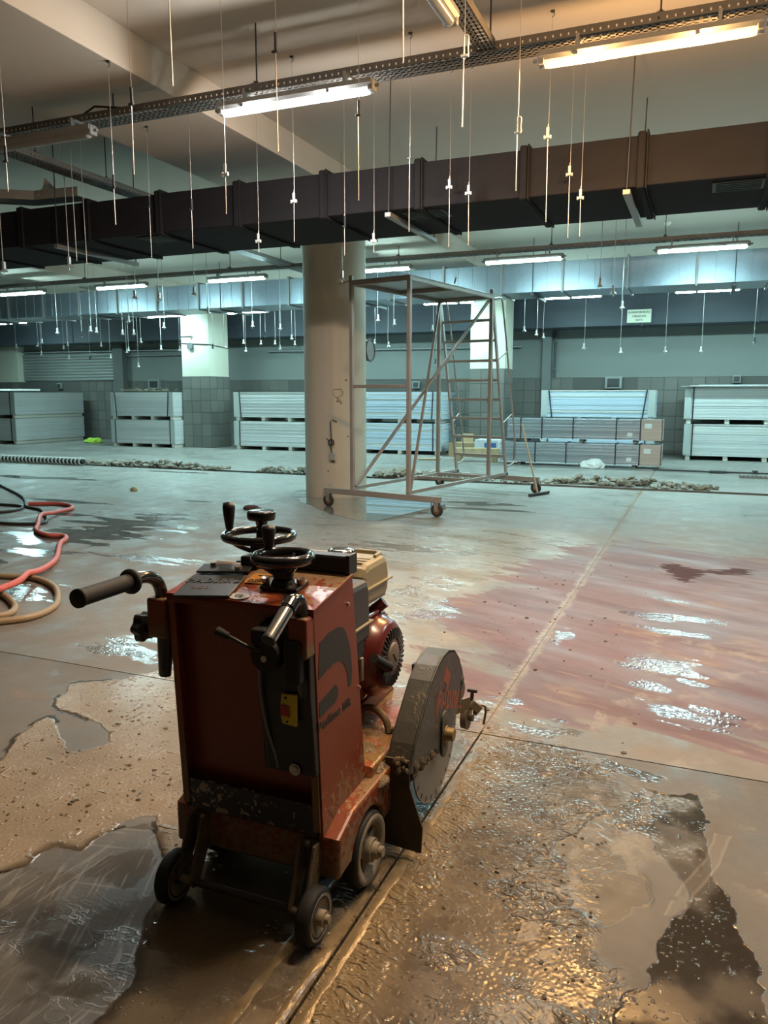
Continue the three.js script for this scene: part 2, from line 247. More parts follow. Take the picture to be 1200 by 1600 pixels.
const zones = {
  nearL: [-3.9, JX, JZ[0], -1.05, 1920, 1340, .016], nearR: [JX, .62, JZ[0], -1.05, 1320, 1920, .02],
  nearR2: [.62, 3.875, JZ[0], -1.05, 800, 560, .02], nearL2: [-5.565, -3.9, JZ[0], -1.05, 400, 512, .016],
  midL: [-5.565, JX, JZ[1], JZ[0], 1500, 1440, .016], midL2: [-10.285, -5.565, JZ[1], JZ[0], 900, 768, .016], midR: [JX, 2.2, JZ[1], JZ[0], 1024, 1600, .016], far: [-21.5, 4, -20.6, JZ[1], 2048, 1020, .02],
};
for (const k in zones) zones[k].mat = floorMat(...zones[k]);
const floor = new THREE.Group(); floor.name = 'floor'; floor.userData.kind = 'structure'; scene.add(floor);
M('substrate', span(-27, 9, -.4, -.09, -20.8, 16), plain(.05, .045, .04, .8), floor);
function slab(x0, x1, z0, z1, zn) {
  const g = span(x0, x1, -.09, 0, z0, z1), p = g.attributes.position, uv = g.attributes.uv, [a, b, c, d] = zones[zn];
  for (let i = 0; i < p.count; i++) uv.setXY(i, (p.getX(i) - a) / (b - a), (p.getZ(i) - c) / (d - c));
  return M('concrete_slab', g, zones[zn].mat, floor);
}
const g2 = GAP;
slab(-5.565 + g2, -3.9, JZ[0] + g2, 15.8, 'nearL2'); slab(-3.9, JX - g2, JZ[0] + g2, 15.8, 'nearL'); slab(JX + .005, .62, JZ[0] + g2, 15.8, 'nearR'); slab(.62, 3.875, JZ[0] + g2, 15.8, 'nearR2');
slab(-27, -5.565 - g2, JZ[0] + g2, 15.8, 'nearL2'); slab(3.875 + g2, 9, JZ[0] + g2, 15.8, 'nearR2');
slab(-5.565 + g2, JX - g2, JZ[1] + g2, JZ[0] - g2, 'midL'); slab(-10.285 + g2, -5.565 - g2, JZ[1] + g2, JZ[0] - g2, 'midL2'); slab(JX + g2, 3.875, JZ[1] + g2, JZ[0] - g2, 'midR');
slab(-27, -10.285 - g2, JZ[1] + g2, JZ[0] - g2, 'midL2'); slab(3.875 + g2, 9, JZ[1] + g2, JZ[0] - g2, 'midR');
const XF = [-27, -19.725, -15.005, -10.285, -5.565, JX, 3.875, 9];
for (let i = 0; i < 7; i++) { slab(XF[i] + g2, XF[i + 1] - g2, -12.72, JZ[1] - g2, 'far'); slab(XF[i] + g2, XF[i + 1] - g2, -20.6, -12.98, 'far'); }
// slurry standing in the joint ahead of the saw
M('joint_slurry', span(JX - .005, JX + .005, -.08, -.003, -12.7, -3.22), mottle(.22, .15, .09, .3, .4, .5), floor);

// ------------------------------------------------------------------ room shell
const plaster = mottle(.58, .52, .44, .08, .85, 3, 256, .0015);
const wallPaint = mottle(.21, .225, .21, .1, .8, 3, 256, .001);
const darkWall = plain(.08, .08, .075, .9);
const shell = (n, g, m) => tag(M(n, g, m), null, null, null, 'structure');
shell('ceiling', span(-27, 9, 4.31, 4.6, -20.9, 16), plaster);
shell('wall_back', span(-27.2, 9.2, -.4, 4.6, -20.9, -20.6), wallPaint);
shell('wall_left', span(-27.3, -27, -.4, 4.6, -20.9, 16), wallPaint);
shell('wall_right', span(9, 9.3, -.4, 4.6, -20.9, 16), wallPaint);
shell('wall_front', span(-27.2, 9.2, -.4, 4.6, 15.8, 16.1), darkWall);
for (const cx of [-21.55, -13.3, -4.96, 3.35]) shell('ceiling_beam', span(cx - .64, cx + .64, 4.0, 4.312, -20.6, 15.8, .008), plaster);
// tiled dado of the back wall: each visible tile a piece of its own
const tileMats = [[.15, .15, .135], [.135, .135, .122], [.165, .163, .147], [.145, .142, .126]].map(c => plain(...c, .35));
function tiles(parent, x0, x1, y1, z, pitch, face = 'z', rows = 6, off = .012) {
  const n = Math.max(1, Math.round((x1 - x0) / pitch)), w = (x1 - x0) / n, hgt = y1 / rows, g = new RoundedBoxGeometry(w - .012, hgt - .012, off, 1, .003); boxUV(g);
  for (let j = 0; j < rows; j++) for (let i = 0; i < n; i++) {
    const m = M('tile', g, tileMats[(rnd() * 4) | 0], parent), c = x0 + (i + .5) * w;
    if (face === 'z') m.position.set(c, (j + .5) * hgt, z + off / 2 - .002); else { m.rotation.y = PI / 2; m.position.set(z + off / 2 - .002, (j + .5) * hgt, c); }
  }
}
const wb = scene.getObjectByName('wall_back');
const grout = plain(.1, .1, .09, .8);
M('tile_backing', span(-27, 9, 0, 1.92, -20.602, -20.59), grout, wb);
tiles(wb, -19.6, -15.6, 1.92, -20.59, .33); tiles(wb, -14.2, -11.6, 1.92, -20.59, .33); tiles(wb, -6.4, -3.2, 1.92, -20.59, .33); tiles(wb, -1.6, .6, 1.92, -20.59, .33);
M('dado_trim', span(-27, 9, 1.92, 1.95, -20.61, -20.575, .004), plain(.2, .2, .18, .6), wb);
// columns
const colPaint = surf(4, 512, (u, v) => { const k = .9 + .2 * tn(u, v, 5, 5), s = ss(.7, .85, tn(u, v, 24, 3)) * ss(.5, .7, tn(u, v, 4, 2)); return [mix(.52, .3, s) * k, mix(.47, .26, s) * k, mix(.38, .2, s) * k, .7, tn(u, v, 60, 3)]; }, {}, .001);
const rc = thing('round_column', 'thick round cream painted column standing in a puddle behind the saw', 'column', [-5.08, 0, -10.42]);
M('shaft', cy(.455, .455, 4.0, 0, 2, 0, 'y', 64), colPaint, rc);
for (const [y, a, k] of [[1.4, .52, .6], [1.12, .42, 1], [.86, .18, .7], [.72, .3, .8], [.55, .36, 1.1], [.4, .2, .6], [1.7, .8, .7], [.9, .85, .5]]) { const g = cy(.016 * k, .018 * k, .006, 0, 0, 0, 'z', 7).scale(1, 1.2 + noise(y * 9, 3) * 1.6, 1).rotateZ(y).translate(0, 0, .4555).rotateY(a); M('chipped_patch', g.translate(0, y, 0), plain(.2, .15, .1, .9), rc); }
M('scribble', [tube([[-.03, 1.56, .458], [.1, 1.565, .448], [.12, 1.5, .445], [.04, 1.44, .456], [.11, 1.36, .447], [.08, 1.42, .45], [.0, 1.48, .459], [-.02, 1.54, .459]], .004, 60, 5).rotateY(.42)], plain(.22, .15, .1, .9), rc);
const cw = mottle(.56, .56, .46, .06, .75, 2, 256, .001);
function pillar(label, x0, x1, z0, z1, yt, rightTiles) {
  const t = thing('square_pillar', label, 'pillar', [(x0 + x1) / 2, 0, (z0 + z1) / 2]), w = (x1 - x0) / 2, d = (z1 - z0) / 2;
  M('shaft', span(-w, w, 0, 4.31, -d, d, .01), cw, t);
  M('tile_backing', span(-w - .008, w + .008, 0, yt, -d - .008, d + .008), grout, t);
  tiles(t, -w, w, yt, d + .008, .3, 'z', 6); if (rightTiles) tiles(t, -d, d, yt, w + .008, .3, 'x', 6);
  M('tile_edge', span(-w - .022, w + .022, yt, yt + .02, -d - .022, d + .022, .004), plain(.2, .2, .18, .6), t);
  return t;
}
const pA = pillar('square tiled pillar right of the second board stack, cream above', -13.72, -12.8, -19.25, -18.3, 1.98, true);
M('cable_ring', [rod([-.47, 2.92, .486], [.475, 2.86, .486], .012), rod([.472, 2.86, .48], [.472, 2.8, -.48], .012), rod([-.5, 3.1, .49], [-.1, 3.1, .49], .012), rod([-.1, 3.1, .49], [-.1, 3.0, .49], .012)], plain(.04, .04, .045, .6), pA);
M('round_vent', cy(.1, .1, .05, -.14, 2.83, .5, 'z'), plain(.09, .09, .09, .6), pA);
pillar('square tiled pillar at the left edge behind the leftmost stack', -23.3, -22.1, -20.62, -20.3, 1.9, false);
const pB = pillar('square tiled pillar behind the scaffold ladder, white above', -5.39, -4.52, -19.4, -18.6, 2.1, true);
M('outlet', [cy(.05, .06, .03, 0, 0, 0, 'z').translate(.05, 1.38, .43)], plain(.03, .03, .03, .5), pB);
// recess edges and downpipes on the back wall
const dark = plain(.075, .08, .08, .7), greyPipe = plain(.3, .31, .31, .5);
shell('wall_pier', span(-3.98, -3.75, 0, 4.31, -20.6, -20.4, .01), plain(.16, .17, .165, .8));
shell('wall_pier', span(-18.0, -17.6, 0, 4.31, -20.6, -20.35, .01), plain(.14, .145, .135, .8));
const sh = thing('roller_shutter', 'ribbed grey roller shutter on the back wall at the left', 'shutter', [-20.1, 1.95, -20.55]);
for (let i = 0; i < 9; i++) M('slat', prX([[0, 0], [.03, .012], [.045, .05], [.03, .088], [0, .098]], -2.05, 2.05, .002).translate(0, i * .1, 0), plain(.3 + .02 * (i % 2), .32, .3, .45, .3), sh);

// ------------------------------------------------------------------ ducts
const darkDuct = mottle(.018, .0175, .02, .16, .85, 2, 256, .002, { specularIntensity: .4 }), galv = surf(1.2, 512, (u, v) => { const s = tn(u, v, 40, 2), k = .92 + .16 * (s - .5) + .1 * (tn(u, v, 4, 3) - .5); return [.3 * k, .35 * k, .4 * k, .38 + .2 * (s - .5), .5 + .5 * tn(u, v, 6, 3)]; }, { metalness: .75 }, .0006);
const steelDark = plain(.06, .06, .06, .55, .4), steelGrey = plain(.3, .29, .28, .5, .5), grilleDark = plain(.012, .012, .012, .6);
{
  const t = thing('air_duct', 'long dark wrapped air duct crossing overhead in front of the round column', 'duct', [-5, 3.2, -7.6]);
  const xs = []; for (let x = -12.3; x < 6; x += .975) xs.push(x + 5);
  for (let i = 0; i < xs.length - 1; i++) { const s = .006 * ((i * 7) % 3); M('duct_section', bx(.955, .39 + s, 1.2 + s, xs[i] + .4875, .195, 0, .012), darkDuct, t); }
  for (let i = 0; i < xs.length; i++) M('flange', [bx(.07, .45, 1.26, xs[i], .2, 0, .02), bx(.014, .455, 1.27, xs[i] + .045, .2, 0, .004)], darkDuct, t);
  for (const x of [-.7, -2.82, -6.84, 1.6, -9.2]) { M('support_channel', [span(x + 4.97, x + 5.03, -.075, -.034, -.68, .68, .004)], steelGrey, t); for (const e of [1, -1]) M('drop_rod', rod([x + 5, -.05, .655 * e], [x + 5.02, 1.105, .655 * e], .006, 6), steelDark, t); }
  for (const x of [-5.65, -2.55, .15]) { const f = M('grille', [span(x + 4.8, x + 5.2, -.012, .0, .18, .5, .003)], steelDark, t); M('grille_core', [span(x + 4.83, x + 5.17, -.018, -.008, .21, .47)].concat([0, 1, 2, 3].map(i => span(x + 4.83, x + 5.17, -.022, -.016, .24 + i * .06, .25 + i * .06))), grilleDark, f); }
}
{
  const t = thing('galvanised_duct', 'shiny galvanised sheet metal duct running behind the far lamps', 'duct', [-6, 3.36, -15.1]);
  for (let x = -20.6; x < 6; x += 1.13) {
    M('duct_section', bx(1.1, .52, 1.0, x + 6.56, .26, 0, .006), galv, t);
    M('flange', [span(x + 5.98, x + 6.02, -.03, .56, -.54, .54, .003)], steelGrey, t);
    M('seam', [.28, .56, .84].map(k => span(x + 6 + k, x + 6.012 + k, .0, .52, .5, .508, .002)), galv, t);
  }
  for (let x = -20; x < 5; x += 3.39) { M('support_channel', span(x + 5.97, x + 6.03, -.07, -.03, -.6, .6), steelDark, t); for (const e of [1, -1]) M('drop_rod', rod([x + 6, -.05, .56 * e], [x + 6, beamY(x) - 3.362, .56 * e], .007, 6), steelDark, t); }
}
{
  const t = thing('wall_duct', 'dark blue-black duct along the top of the back wall', 'duct', [-8, 3.13, -20.1]);
  const navy = mottle(.045, .055, .07, .12, .6, 2, 256, .001);
  for (let x = -26.5; x < 8.4; x += 2.5) { M('duct_section', bx(2.47, .72, .8, x + 9.25, .36, 0, .01), navy, t); M('flange', bx(.05, .76, .84, x + 8, .36, 0, .008), navy, t); }
}
const cs = document.createElement('canvas'); cs.width = 512; cs.height = 288;
{ const c = cs.getContext('2d'); c.fillStyle = '#d9dcc6'; c.fillRect(0, 0, 512, 288); c.fillStyle = '#1d2420'; c.textAlign = 'center'; c.font = 'bold 58px sans-serif'; c.fillText('ALUMINYUM BACALI', 256, 78, 470); c.fillText('VIBRASYON', 256, 168, 290); c.fillText('HATTI', 256, 252, 150); }
{
  const t = thing('sign', 'small cream lettered sign on the dark duct of the back wall', 'sign', [-1.57, 3.335, -19.675]);
  M('board', span(-.275, .275, -.155, .155, 0, .012, .003), plain(.5, .5, .42, .6), t);
  const tx = new THREE.CanvasTexture(cs); tx.colorSpace = THREE.SRGBColorSpace;
  const f = new THREE.Mesh(new THREE.PlaneGeometry(.54, .3).translate(0, 0, .0135), new THREE.MeshPhysicalMaterial({ map: tx, roughness: .5 })); f.name = 'lettering'; t.add(f);
}

// ------------------------------------------------------------------ perforated cable trays
const trayMat = mottle(.17, .155, .14, .15, .5, 1, 256, .0005, { metalness: .5 });
function trayGeo(L, w, fine = true) {                               // along x from 0 to L, slots cut as real gaps
  const g = [], p = fine ? .05 : .1, n = Math.round(L / p), k = w / 8;
  for (let r = 0; r <= 4; r++) { const z = -w / 2 + r * w / 4; g.push(span(0, L, 0, .002, z - k / 2.6, z + k / 2.6)); }
  for (let i = 0; i < n; i++) g.push(span(i * p, i * p + p * .62, 0, .002, -w / 2, w / 2));
  for (const s of [-1, 1]) { if (s < 0) { g.push(span(0, L, 0, .06, -w / 2 - .001, -w / 2 + .001)); continue; } g.push(span(0, L, .0, .018, s * w / 2 - .001, s * w / 2 + .001), span(0, L, .034, .06, s * w / 2 - .001, s * w / 2 + .001)); for (let i = 0; i < n; i++) g.push(span(i * p, i * p + p * .8, .018, .034, s * w / 2 - .001, s * w / 2 + .001)); g.push(span(0, L, .058, .06, Math.min(s * w / 2, s * (w / 2 - .012)), Math.max(s * w / 2, s * (w / 2 - .012)))); }
  return g;
}
function tray(label, x, y, z, L, w, turn, hangers, fine) {
  const t = thing('cable_tray', label, 'cable tray', [x, y, z], turn);
  M('perforated_channel', trayGeo(L, w, fine), trayMat, t);
  for (const h of hangers) { M('hanger', [rod([h, -.01, 0], [h, 4.32 - y, 0], .006, 6), span(h - .025, h + .025, .055, .085, -.05, .05, .003), cy(.012, .012, .02, h, .1, 0)], steelDark, t); }
  return t;
}
const tN = tray('long perforated cable tray carrying the near lamps overhead', -12.5, 3.78, -5.54, 18, .19, 0, [1.8, 3.9, 5.7, 7.75, 9.15, 11, 12.1, 13.7, 15.2]);
M('cables', [tube([[0, .02, .03], [3, .03, .02], [6, .02, .04], [7.3, .03, .03], [7.6, .12, .05], [7.9, .07, .02], [8.4, .02, .03], [12, .02, .02], [18, .02, .03]], .009, 90, 6), tube([[0, .02, -.04], [5, .02, -.03], [9, .02, -.05], [14, .03, -.03], [18, .02, -.04]], .008, 60, 6)], plain(.02, .02, .02, .5), tN);
tray('short perforated cable tray branching toward the camera beside an unlit tube', -1.5, 3.79, -5.44, 4.4, .12, -PI / 2, [2.2, 4], true);
tray('perforated cable tray running away behind the unlit tube at upper left', -6.32, 3.79, -2.6, 5.6, .2, PI / 2, [1.2, 3.6, 4.6], true);
tray('far perforated cable tray carrying the first row of distant lamps', -20, 3.77, -12.78, 26, .16, 0, [1.5, 5, 8.1, 11.6, 13.2, 15, 17.6, 19.3, 21.5, 24.5], false);
tray('rearmost perforated cable tray above the last row of lamps', -22, 3.77, -17.9, 26, .16, 0, [2, 6, 10.2, 14, 18.2, 22, 25], false);
tray('short perforated cable tray overhead out of frame above the saw', -1.4, 3.74, -2.8, 2.2, .16, 0, [.3, 1.9], false);
tray('bright perforated tray running away left of the round column', -7.15, 3.79, -10.6, 4.2, .22, PI / 2, [.4, 1.9, 3.1], true);
{
  const t = thing('tray_junction', 'bent open tray junction above the dark duct at far left', 'cable tray', [-8.2, 3.72, -7.0]);
  const pm = mottle(.36, .34, .3, .2, .6, 1, 128, .0005, { metalness: .3 });
  M('floor_plate', [prY([[-1.6, .3], [.3, .3], [.9, -.1], [1.5, -.15], [1.5, -.38], [.7, -.34], [.2, .02], [-1.6, .02]], 0, .004)], pm, t);
  M('side_wall', [bar([-1.6, .05, .3], [.3, .05, .3], .004, .1), bar([.3, .05, .3], [.9, .05, -.1], .004, .1), bar([.9, .05, -.1], [1.5, .05, -.15], .004, .1), bar([-1.6, .05, .02], [.2, .05, .02], .004, .1), bar([.2, .05, .02], [.7, .05, -.34], .004, .1)], pm, t);
  M('torn_flap', [prZ([[0, 0], [.28, .02], [.1, .2], [.08, .1]], 0, .003).rotateY(.3).translate(.95, .04, -.1)], plain(.6, .6, .55, .5), t);
  for (const x of [-1.3, -.4, .2]) M('drop_rod', rod([x, .0, .16], [x, .585, .16], .006, 6), steelDark, t);
}

// ------------------------------------------------------------------ tube lamps
const housing = plain(.32, .32, .31, .5), clip = plain(.35, .35, .34, .4, .6), offGlass = plain(.5, .5, .47, .25, 0, { transmission: .35, thickness: 0 });
const glowMat = {};
function lampMesh(t, L, col, lit, arm = 1) {
  M('housing', [prX([[-.045, .045], [.045, .045], [.05, .012], [.036, -.012], [-.036, -.012], [-.05, .012]], -L / 2, L / 2, .003)], housing, t);
  for (const x of [-.42, .42]) M('bracket', [span(x - .012, x + .012, .04, .125, -.02, .02, .003), span(x - .012, x + .012, .105, .125, -.14 * Math.sign(arm), .0, .003).translate(0, 0, arm ? 0 : 0)], clip, t);
  const key = lit ? col.join() : 'off';
  glowMat[key] ??= lit ? (() => { const m = plain(.8, .8, .8, .5); m.emissive.setRGB(...col); m.emissiveIntensity = col === FAR ? GLOW.far : col === WARM ? GLOW.amber : GLOW.near; return m; })() : offGlass;
  M('diffuser', [lathe([[0, -L / 2 + .03], [.03, -L / 2 + .034], [.034, -L / 2 + .06], [.034, L / 2 - .06], [.03, L / 2 - .034], [0, L / 2 - .03]], 0, -.022, 0, 'x', 18)], glowMat[key], t);
  for (const s of [-1, 1]) M('end_cap', [bx(.05, .075, .085, s * (L / 2 - .012), .0, 0, .012), cy(.012, .012, .05, s * (L / 2 + .02), 0, 0, 'x', 10)], housing, t);
  if (L > 1) for (const s of [-.42, .3]) M('clip', bx(.022, .02, .1, s, -.006, 0, .004), clip, t);
}
function lamp(label, x, y, z, L, col, power, turn = 0, group) {
  const t = thing('tube_lamp', label, 'lamp', [x, y, z], turn, group); lampMesh(t, L, col || COOL, !!power);
  if (power) { const l = new THREE.RectAreaLight(new THREE.Color().setRGB(...col), power, L - .08, .065); l.position.set(x, y - .062, z); l.rotation.set(-PI / 2, 0, turn); l.name = numbered('tube_light'); scene.add(l);
    if (col !== FAR) for (const e of [-.32, .32]) { const q = new THREE.PointLight(new THREE.Color().setRGB(...col), SPILL * power / P_NEAR * (col === WARM ? 1.5 : 1), 0, 2); q.position.set(x + e * Math.cos(turn), y - .085, z - e * Math.sin(turn)); q.castShadow = true; q.shadow.radius = 2.5; q.name = numbered('tube_spill'); scene.add(q); }
  }
  return t;
}
lamp('lit white tube lamp under the near cable tray, left of the amber one', -2.94, 3.66, -5.38, 1.28, COOL, P_NEAR);
lamp('amber glowing tube lamp under the near cable tray at upper right', -.47, 3.66, -5.42, 1.32, WARM, P_WARM);
lamp('unlit grey tube lamp under the near tray at upper left', -5.46, 3.66, -5.36, 1.28, null, 0);
lamp('unlit clear tube lamp end hanging at the top edge beside a tray branch', -1.47, 3.62, -3.95, 1.25, null, 0, PI / 2);
lamp('unlit tube lamp under the open tray junction at far left', -8.85, 3.63, -6.9, 1.28, null, 0);
lamp('lit white tube lamp on the near tray out of frame to the right', 2.05, 3.66, -5.42, 1.28, COOL, P_NEAR * .7);
lamp('amber tube lamp overhead out of frame above the saw', -.35, 3.62, -2.7, 1.28, TAN, P_HEAD);
const FX = [-13.6, -10.95, -8.24, -5.4, -2.84, -.18, 2.45], BX = [-19.55, -13.85, -11.2, -8.5, -5.7, -2.84, -.1, 2.6];
const ORD = ['first', 'second', 'third', 'fourth', 'fifth', 'sixth', 'seventh', 'eighth', 'ninth', 'tenth', 'eleventh', 'twelfth', 'thirteenth', 'fourteenth', 'fifteenth', 'sixteenth', 'seventeenth', 'eighteenth', 'nineteenth', 'twentieth', 'twenty-first', 'twenty-second', 'twenty-third', 'twenty-fourth', 'twenty-fifth', 'twenty-sixth'];
FX.forEach((x, i) => lamp(`lit tube lamp on the far cable tray, ${ORD[i]} from the left of that row`, x, 3.65, -12.74, 1.28, FAR, P_FAR, 0, 'tube lamps on the far tray'));
BX.forEach((x, i) => lamp(`lit tube lamp of the rearmost row beyond the galvanised duct, ${ORD[i]} from the left`, x, 3.65, -17.8, 1.28, FAR, P_FAR, 0, 'rearmost tube lamps'));

// ------------------------------------------------------------------ hanger rods of the removed ceiling
const wire = plain(.5, .48, .45, .35, .85), zinc = plain(.75, .74, .7, .35, .5), darkClip = plain(.05, .05, .055, .5, .3);
const NEAR = [[-4.29, -3.96, 3.04, 2], [-3.26, -3.96, 3.25, 2], [-4.34, -5.02, 3.13, 0], [-2.2, -2.94, 0, 0], [-3.33, -5.04, 3.12, 1], [-2.24, -3.9, 3.36, 2], [-4.38, -6.07, 3.19, 2], [-3.38, -6.16, 3.18, 1], [-2.27, -5.05, 3.4, 2], [-5.03, -6.3, 3.32, 0], [-2.31, -6.14, 3.42, 2], [-1.2, -3.1, 0, 0], [-1.19, -3.91, 3.17, 3], [-1.22, -5.21, 3.2, 3], [-1.22, -6.21, 3.46, 1], [-1.16, -6.88, 3.35, 1], [-2.03, -6.87, 3.28, 1], [-2.21, -6.88, 3.35, 1], [-1.06, -6.86, 3.15, 1], [-3.26, -6.92, 3.12, 0], [-2.95, -6.9, 2.95, 1], [-3.95, -6.5, 2.95, 1], [-5.93, -6.4, 0, 0], [-5.87, -6.2, 0, 0]];
const FARR = [[-13.42, -13.47, 2.81], [-17.6, -17.02, 2.57], [-16.4, -15.9, 2.81], [-17.58, -16.9, 2.81], [-13.58, -14.37, 2.81], [-12.48, -13.66, 2.81], [-16.58, -16.99, 2.81], [-12.34, -14.33, 2.81], [-14.89, -17.49, 2.66], [-15.47, -17.82, 2.65], [-13.77, -16.66, 2.81], [-12.08, -14.4, 2.81], [-14.32, -18.18, 2.72], [-14.22, -18.05, 2.81], [-12.52, -16.63, 2.57], [-11.6, -15.9, 2.81], [-13.66, -16.39, 2.17], [-15.32, -17.25, 2.45], [-15.93, -17.58, 2.81], [-10.34, -13.25, 2.81], [-10.12, -11.93, 2.81], [-7.82, -11.2, 2.81], [-11.39, -16.46, 2.59], [-11.13, -16.59, 2.62], [-11.54, -18.0, 2.81], [-11.28, -18.56, 2.81], [-10.53, -19.1, 2.81], [-9.51, -17.09, 2.81], [-9.75, -16.93, 2.56], [-8.28, -14.4, 2.81], [-8.5, -13.68, 2.81], [-9.65, -16.09, 2.81], [-10.92, -18.7, 2.81], [-11.23, -17.71, 2.58], [-5.68, -13.48, 2.81], [-5.72, -14.4, 2.81], [-7.55, -17.71, 2.69], [-6.64, -16.36, 2.52], [-5.44, -15.9, 2.81], [-5.06, -13.46, 2.81], [-5.73, -16.97, 2.15], [-3.7, -16.89, 2.81], [-3.68, -17.9, 2.81], [-3.69, -19.01, 2.81], [-1.3, -13.02, 2.81], [-2.39, -16.65, 2.4], [-1.8, -18.15, 2.38], [-.8, -16.66, 2.3], [-.16, -18.97, 2.41], [.85, -17.6, 2.49], [-1.24, -11.13, 2.81], [-1.32, -10.39, 2.81], [-6.6, -6.86, 2.86], [-7.56, -9.07, 2.81], [-6.56, -9.08, 2.81], [-18.66, -17.13, 2.81], [-12.34, -13.33, 2.81], [-16.78, -17.21, 2.45], [-16.84, -17.92, 2.48], [-7.29, -6.6, 2.81], [-7.4, -9.4, 2.81], [-17.88, -18.16, 2.81], [-4.09, -8.6, 2.81], [-4.08, -14.28, 2.81]];
function clipGeo(y, k) {
  if (k === 1) return [bx(.022, .07, .012, 0, y, .006, .003), bx(.05, .014, .02, 0, y - .036, .006, .003), bx(.012, .026, .02, -.022, y - .036, .006, .002), bx(.012, .026, .02, .022, y - .036, .006, .002)];
  if (k === 3) return [tube([[.0, y + .06, 0], [.02, y + .058, 0], [.021, y, 0], [.024, y - .03, 0]], .004, 12, 6), bx(.04, .012, .02, .004, y - .034, 0, .003)];
  return [bx(.016, .1, .014, .006, y, .004, .004), bx(.036, .012, .016, 0, y - .045, .004, .003)];
}
const order = NEAR.map((p, i) => [Math.atan2(p[0], -p[1]), i]).sort((a, b) => a[0] - b[0]).map(p => p[1]);
const cnt = ['topmost-left', ...ORD];
NEAR.forEach(([x, z, cyy, k], i) => {
  const kinds = ['plain', 'white-clipped', 'dark-clipped', 'hook-bent'], kind = cyy ? kinds[k] : 'plain', same = order.filter(j => (NEAR[j][2] ? kinds[NEAR[j][3]] : 'plain') === kind), pos = same.indexOf(i);
  const t = thing('hanger_rod', `${kind} steel hanger rod of the near ceiling, ${ORD[pos] || 'last'} from the left of the ${kind} ones`, 'hanger rod', [x, 2.81, z], 0, 'near hanger rods');
  const top = beamY(x) - 2.81, lean = rr(-.006, .006), mid = cyy ? cyy - 2.81 : .9;
  M('lower_wire', rod([lean, 0, 0], [0, mid + .06, 0], .0032, 8), wire, t); M('upper_wire', rod([.004, mid - .05, 0], [.004 + lean, top, 0], .002, 8), wire, t);
  M('ceiling_hook', [bx(.03, .012, .02, .004 + lean, top - .006, 0, .002), tube([[lean, top - .01, 0], [lean + .02, top - .03, 0], [lean, top - .05, 0]], .003, 8, 5)], steelDark, t);
  if (cyy && (k || 1)) M('clip', clipGeo(mid, k || 2), k === 1 ? zinc : k === 3 ? zinc : darkClip, t);
});
const az = p => Math.atan2(p[0], -p[1]), where = p => { const u = 600 + 1191 * Math.tan(az(p) + .3914); return u < 165 ? 'before the leftmost board stack' : u < 285 ? 'before the second board stack' : u < 480 ? 'between pillar and round column' : u < 720 ? 'beside column and scaffold' : 'right of the ladder'; };
FARR.forEach(([x, z0, y], i) => {
  const z = Math.abs(z0 + 17.9) < .14 ? -18.1 : z0;
  const top = beamY(x) - y, t = thing('hanger_rod', 'thin steel hanger rod with a pale clip at its foot over the far floor', 'hanger rod', [x, y, z], 0, 'far hanger rods');
  const isD = i % 9 === 4, me = FARR[i], sameHere = FARR.filter((p, j) => (j % 9 === 4) === isD && where(p) === where(me)).sort((a, b) => az(a) - az(b)), k = sameHere.indexOf(me);
  t.userData.label = `hanger rod with ${isD ? 'dark' : 'pale'} foot clip, ${ORD[k]} from left of those ${where(me)}`;
  M('wire', rod([rr(-.02, .02), 0, 0], [0, top, 0], .0048, 6), wire, t);
  M('clip', [bx(.03, .09, .03, 0, .1, 0, .004), cy(.02, .045, .03, 0, .05, 0, 'y', 8)], isD ? darkClip : zinc, t);
});

// ------------------------------------------------------------------ wall fittings
function box(label, x, y, w, h, name = 'junction_box', knob) {
  const t = thing(name, label, 'junction box', [x, y, -20.57]); M('case', bx(w, h, .1, 0, 0, .03, .012), plain(.26, .28, .27, .5), t);
  M('cover', bx(w * .7, h * .7, .02, 0, 0, .085, .008), plain(.05, .05, .05, .4), t); if (knob) M('switch', knob.map(k => cy(.025, .025, .03, k, -.08, .095, 'z', 12)), plain(.02, .02, .02, .4), t); return t;
}
box('wide socket panel on the tiles above the leaning board stack', -2.18, 1.79, .42, .3, 'socket_panel', [-.12, -.04, .04, .12]);
box('grey switch box on the wall above the rightmost stack', .66, 1.86, .18, .18); box('grey switch box on the wall above the leftmost stack', -20.5, 1.78, .2, .2);
box('grey switch box on the wall right of the scaffold diagonal', -7.5, 1.76, .22, .2); box('pale junction box on the wall above the second stack', -16.5, 1.82, .45, .3);
{ const t = thing('conduit', 'thin pale horizontal conduit along the back wall at the left', 'conduit', [-16.2, 2.93, -20.52]); M('pipe', rod([-6.2, 0, 0], [1.4, -.05, 0], .022), greyPipe, t); M('pipe', rod([-1.8, -.2, .0], [2.3, -.2, 0], .015), greyPipe, t); M('saddle', [-5, -3, -1, .8].map(x => bx(.05, .06, .06, x, -.02, 0, .01)), steelGrey, t); }
{ const t = thing('conduit', 'thin pale horizontal conduit on the back wall behind the scaffold', 'conduit', [-7, 2.75, -20.52]); M('pipe', rod([-5.2, .02, 0], [2.45, -.02, 0], .02), greyPipe, t); M('saddle', [-4, -1, 1.5].map(x => bx(.05, .06, .06, x, 0, 0, .01)), steelGrey, t); }
for (const [x, l] of [[-3.66, 'dark vertical downpipe on the wall pier right of the ladder'], [-14.9, 'dark vertical pipe on the back wall left of the tiled pillar'], [-9.2, 'dark vertical pipe on the back wall left of the round column']]) { const t = thing('downpipe', l, 'pipe', [x, 1.95, -20.5]); M('pipe', rod([0, 0, 0], [0, 1.2, 0], .03), dark, t); M('saddle', [.2, .9].map(y => bx(.09, .03, .09, 0, y, -.02, .01)), steelGrey, t); }
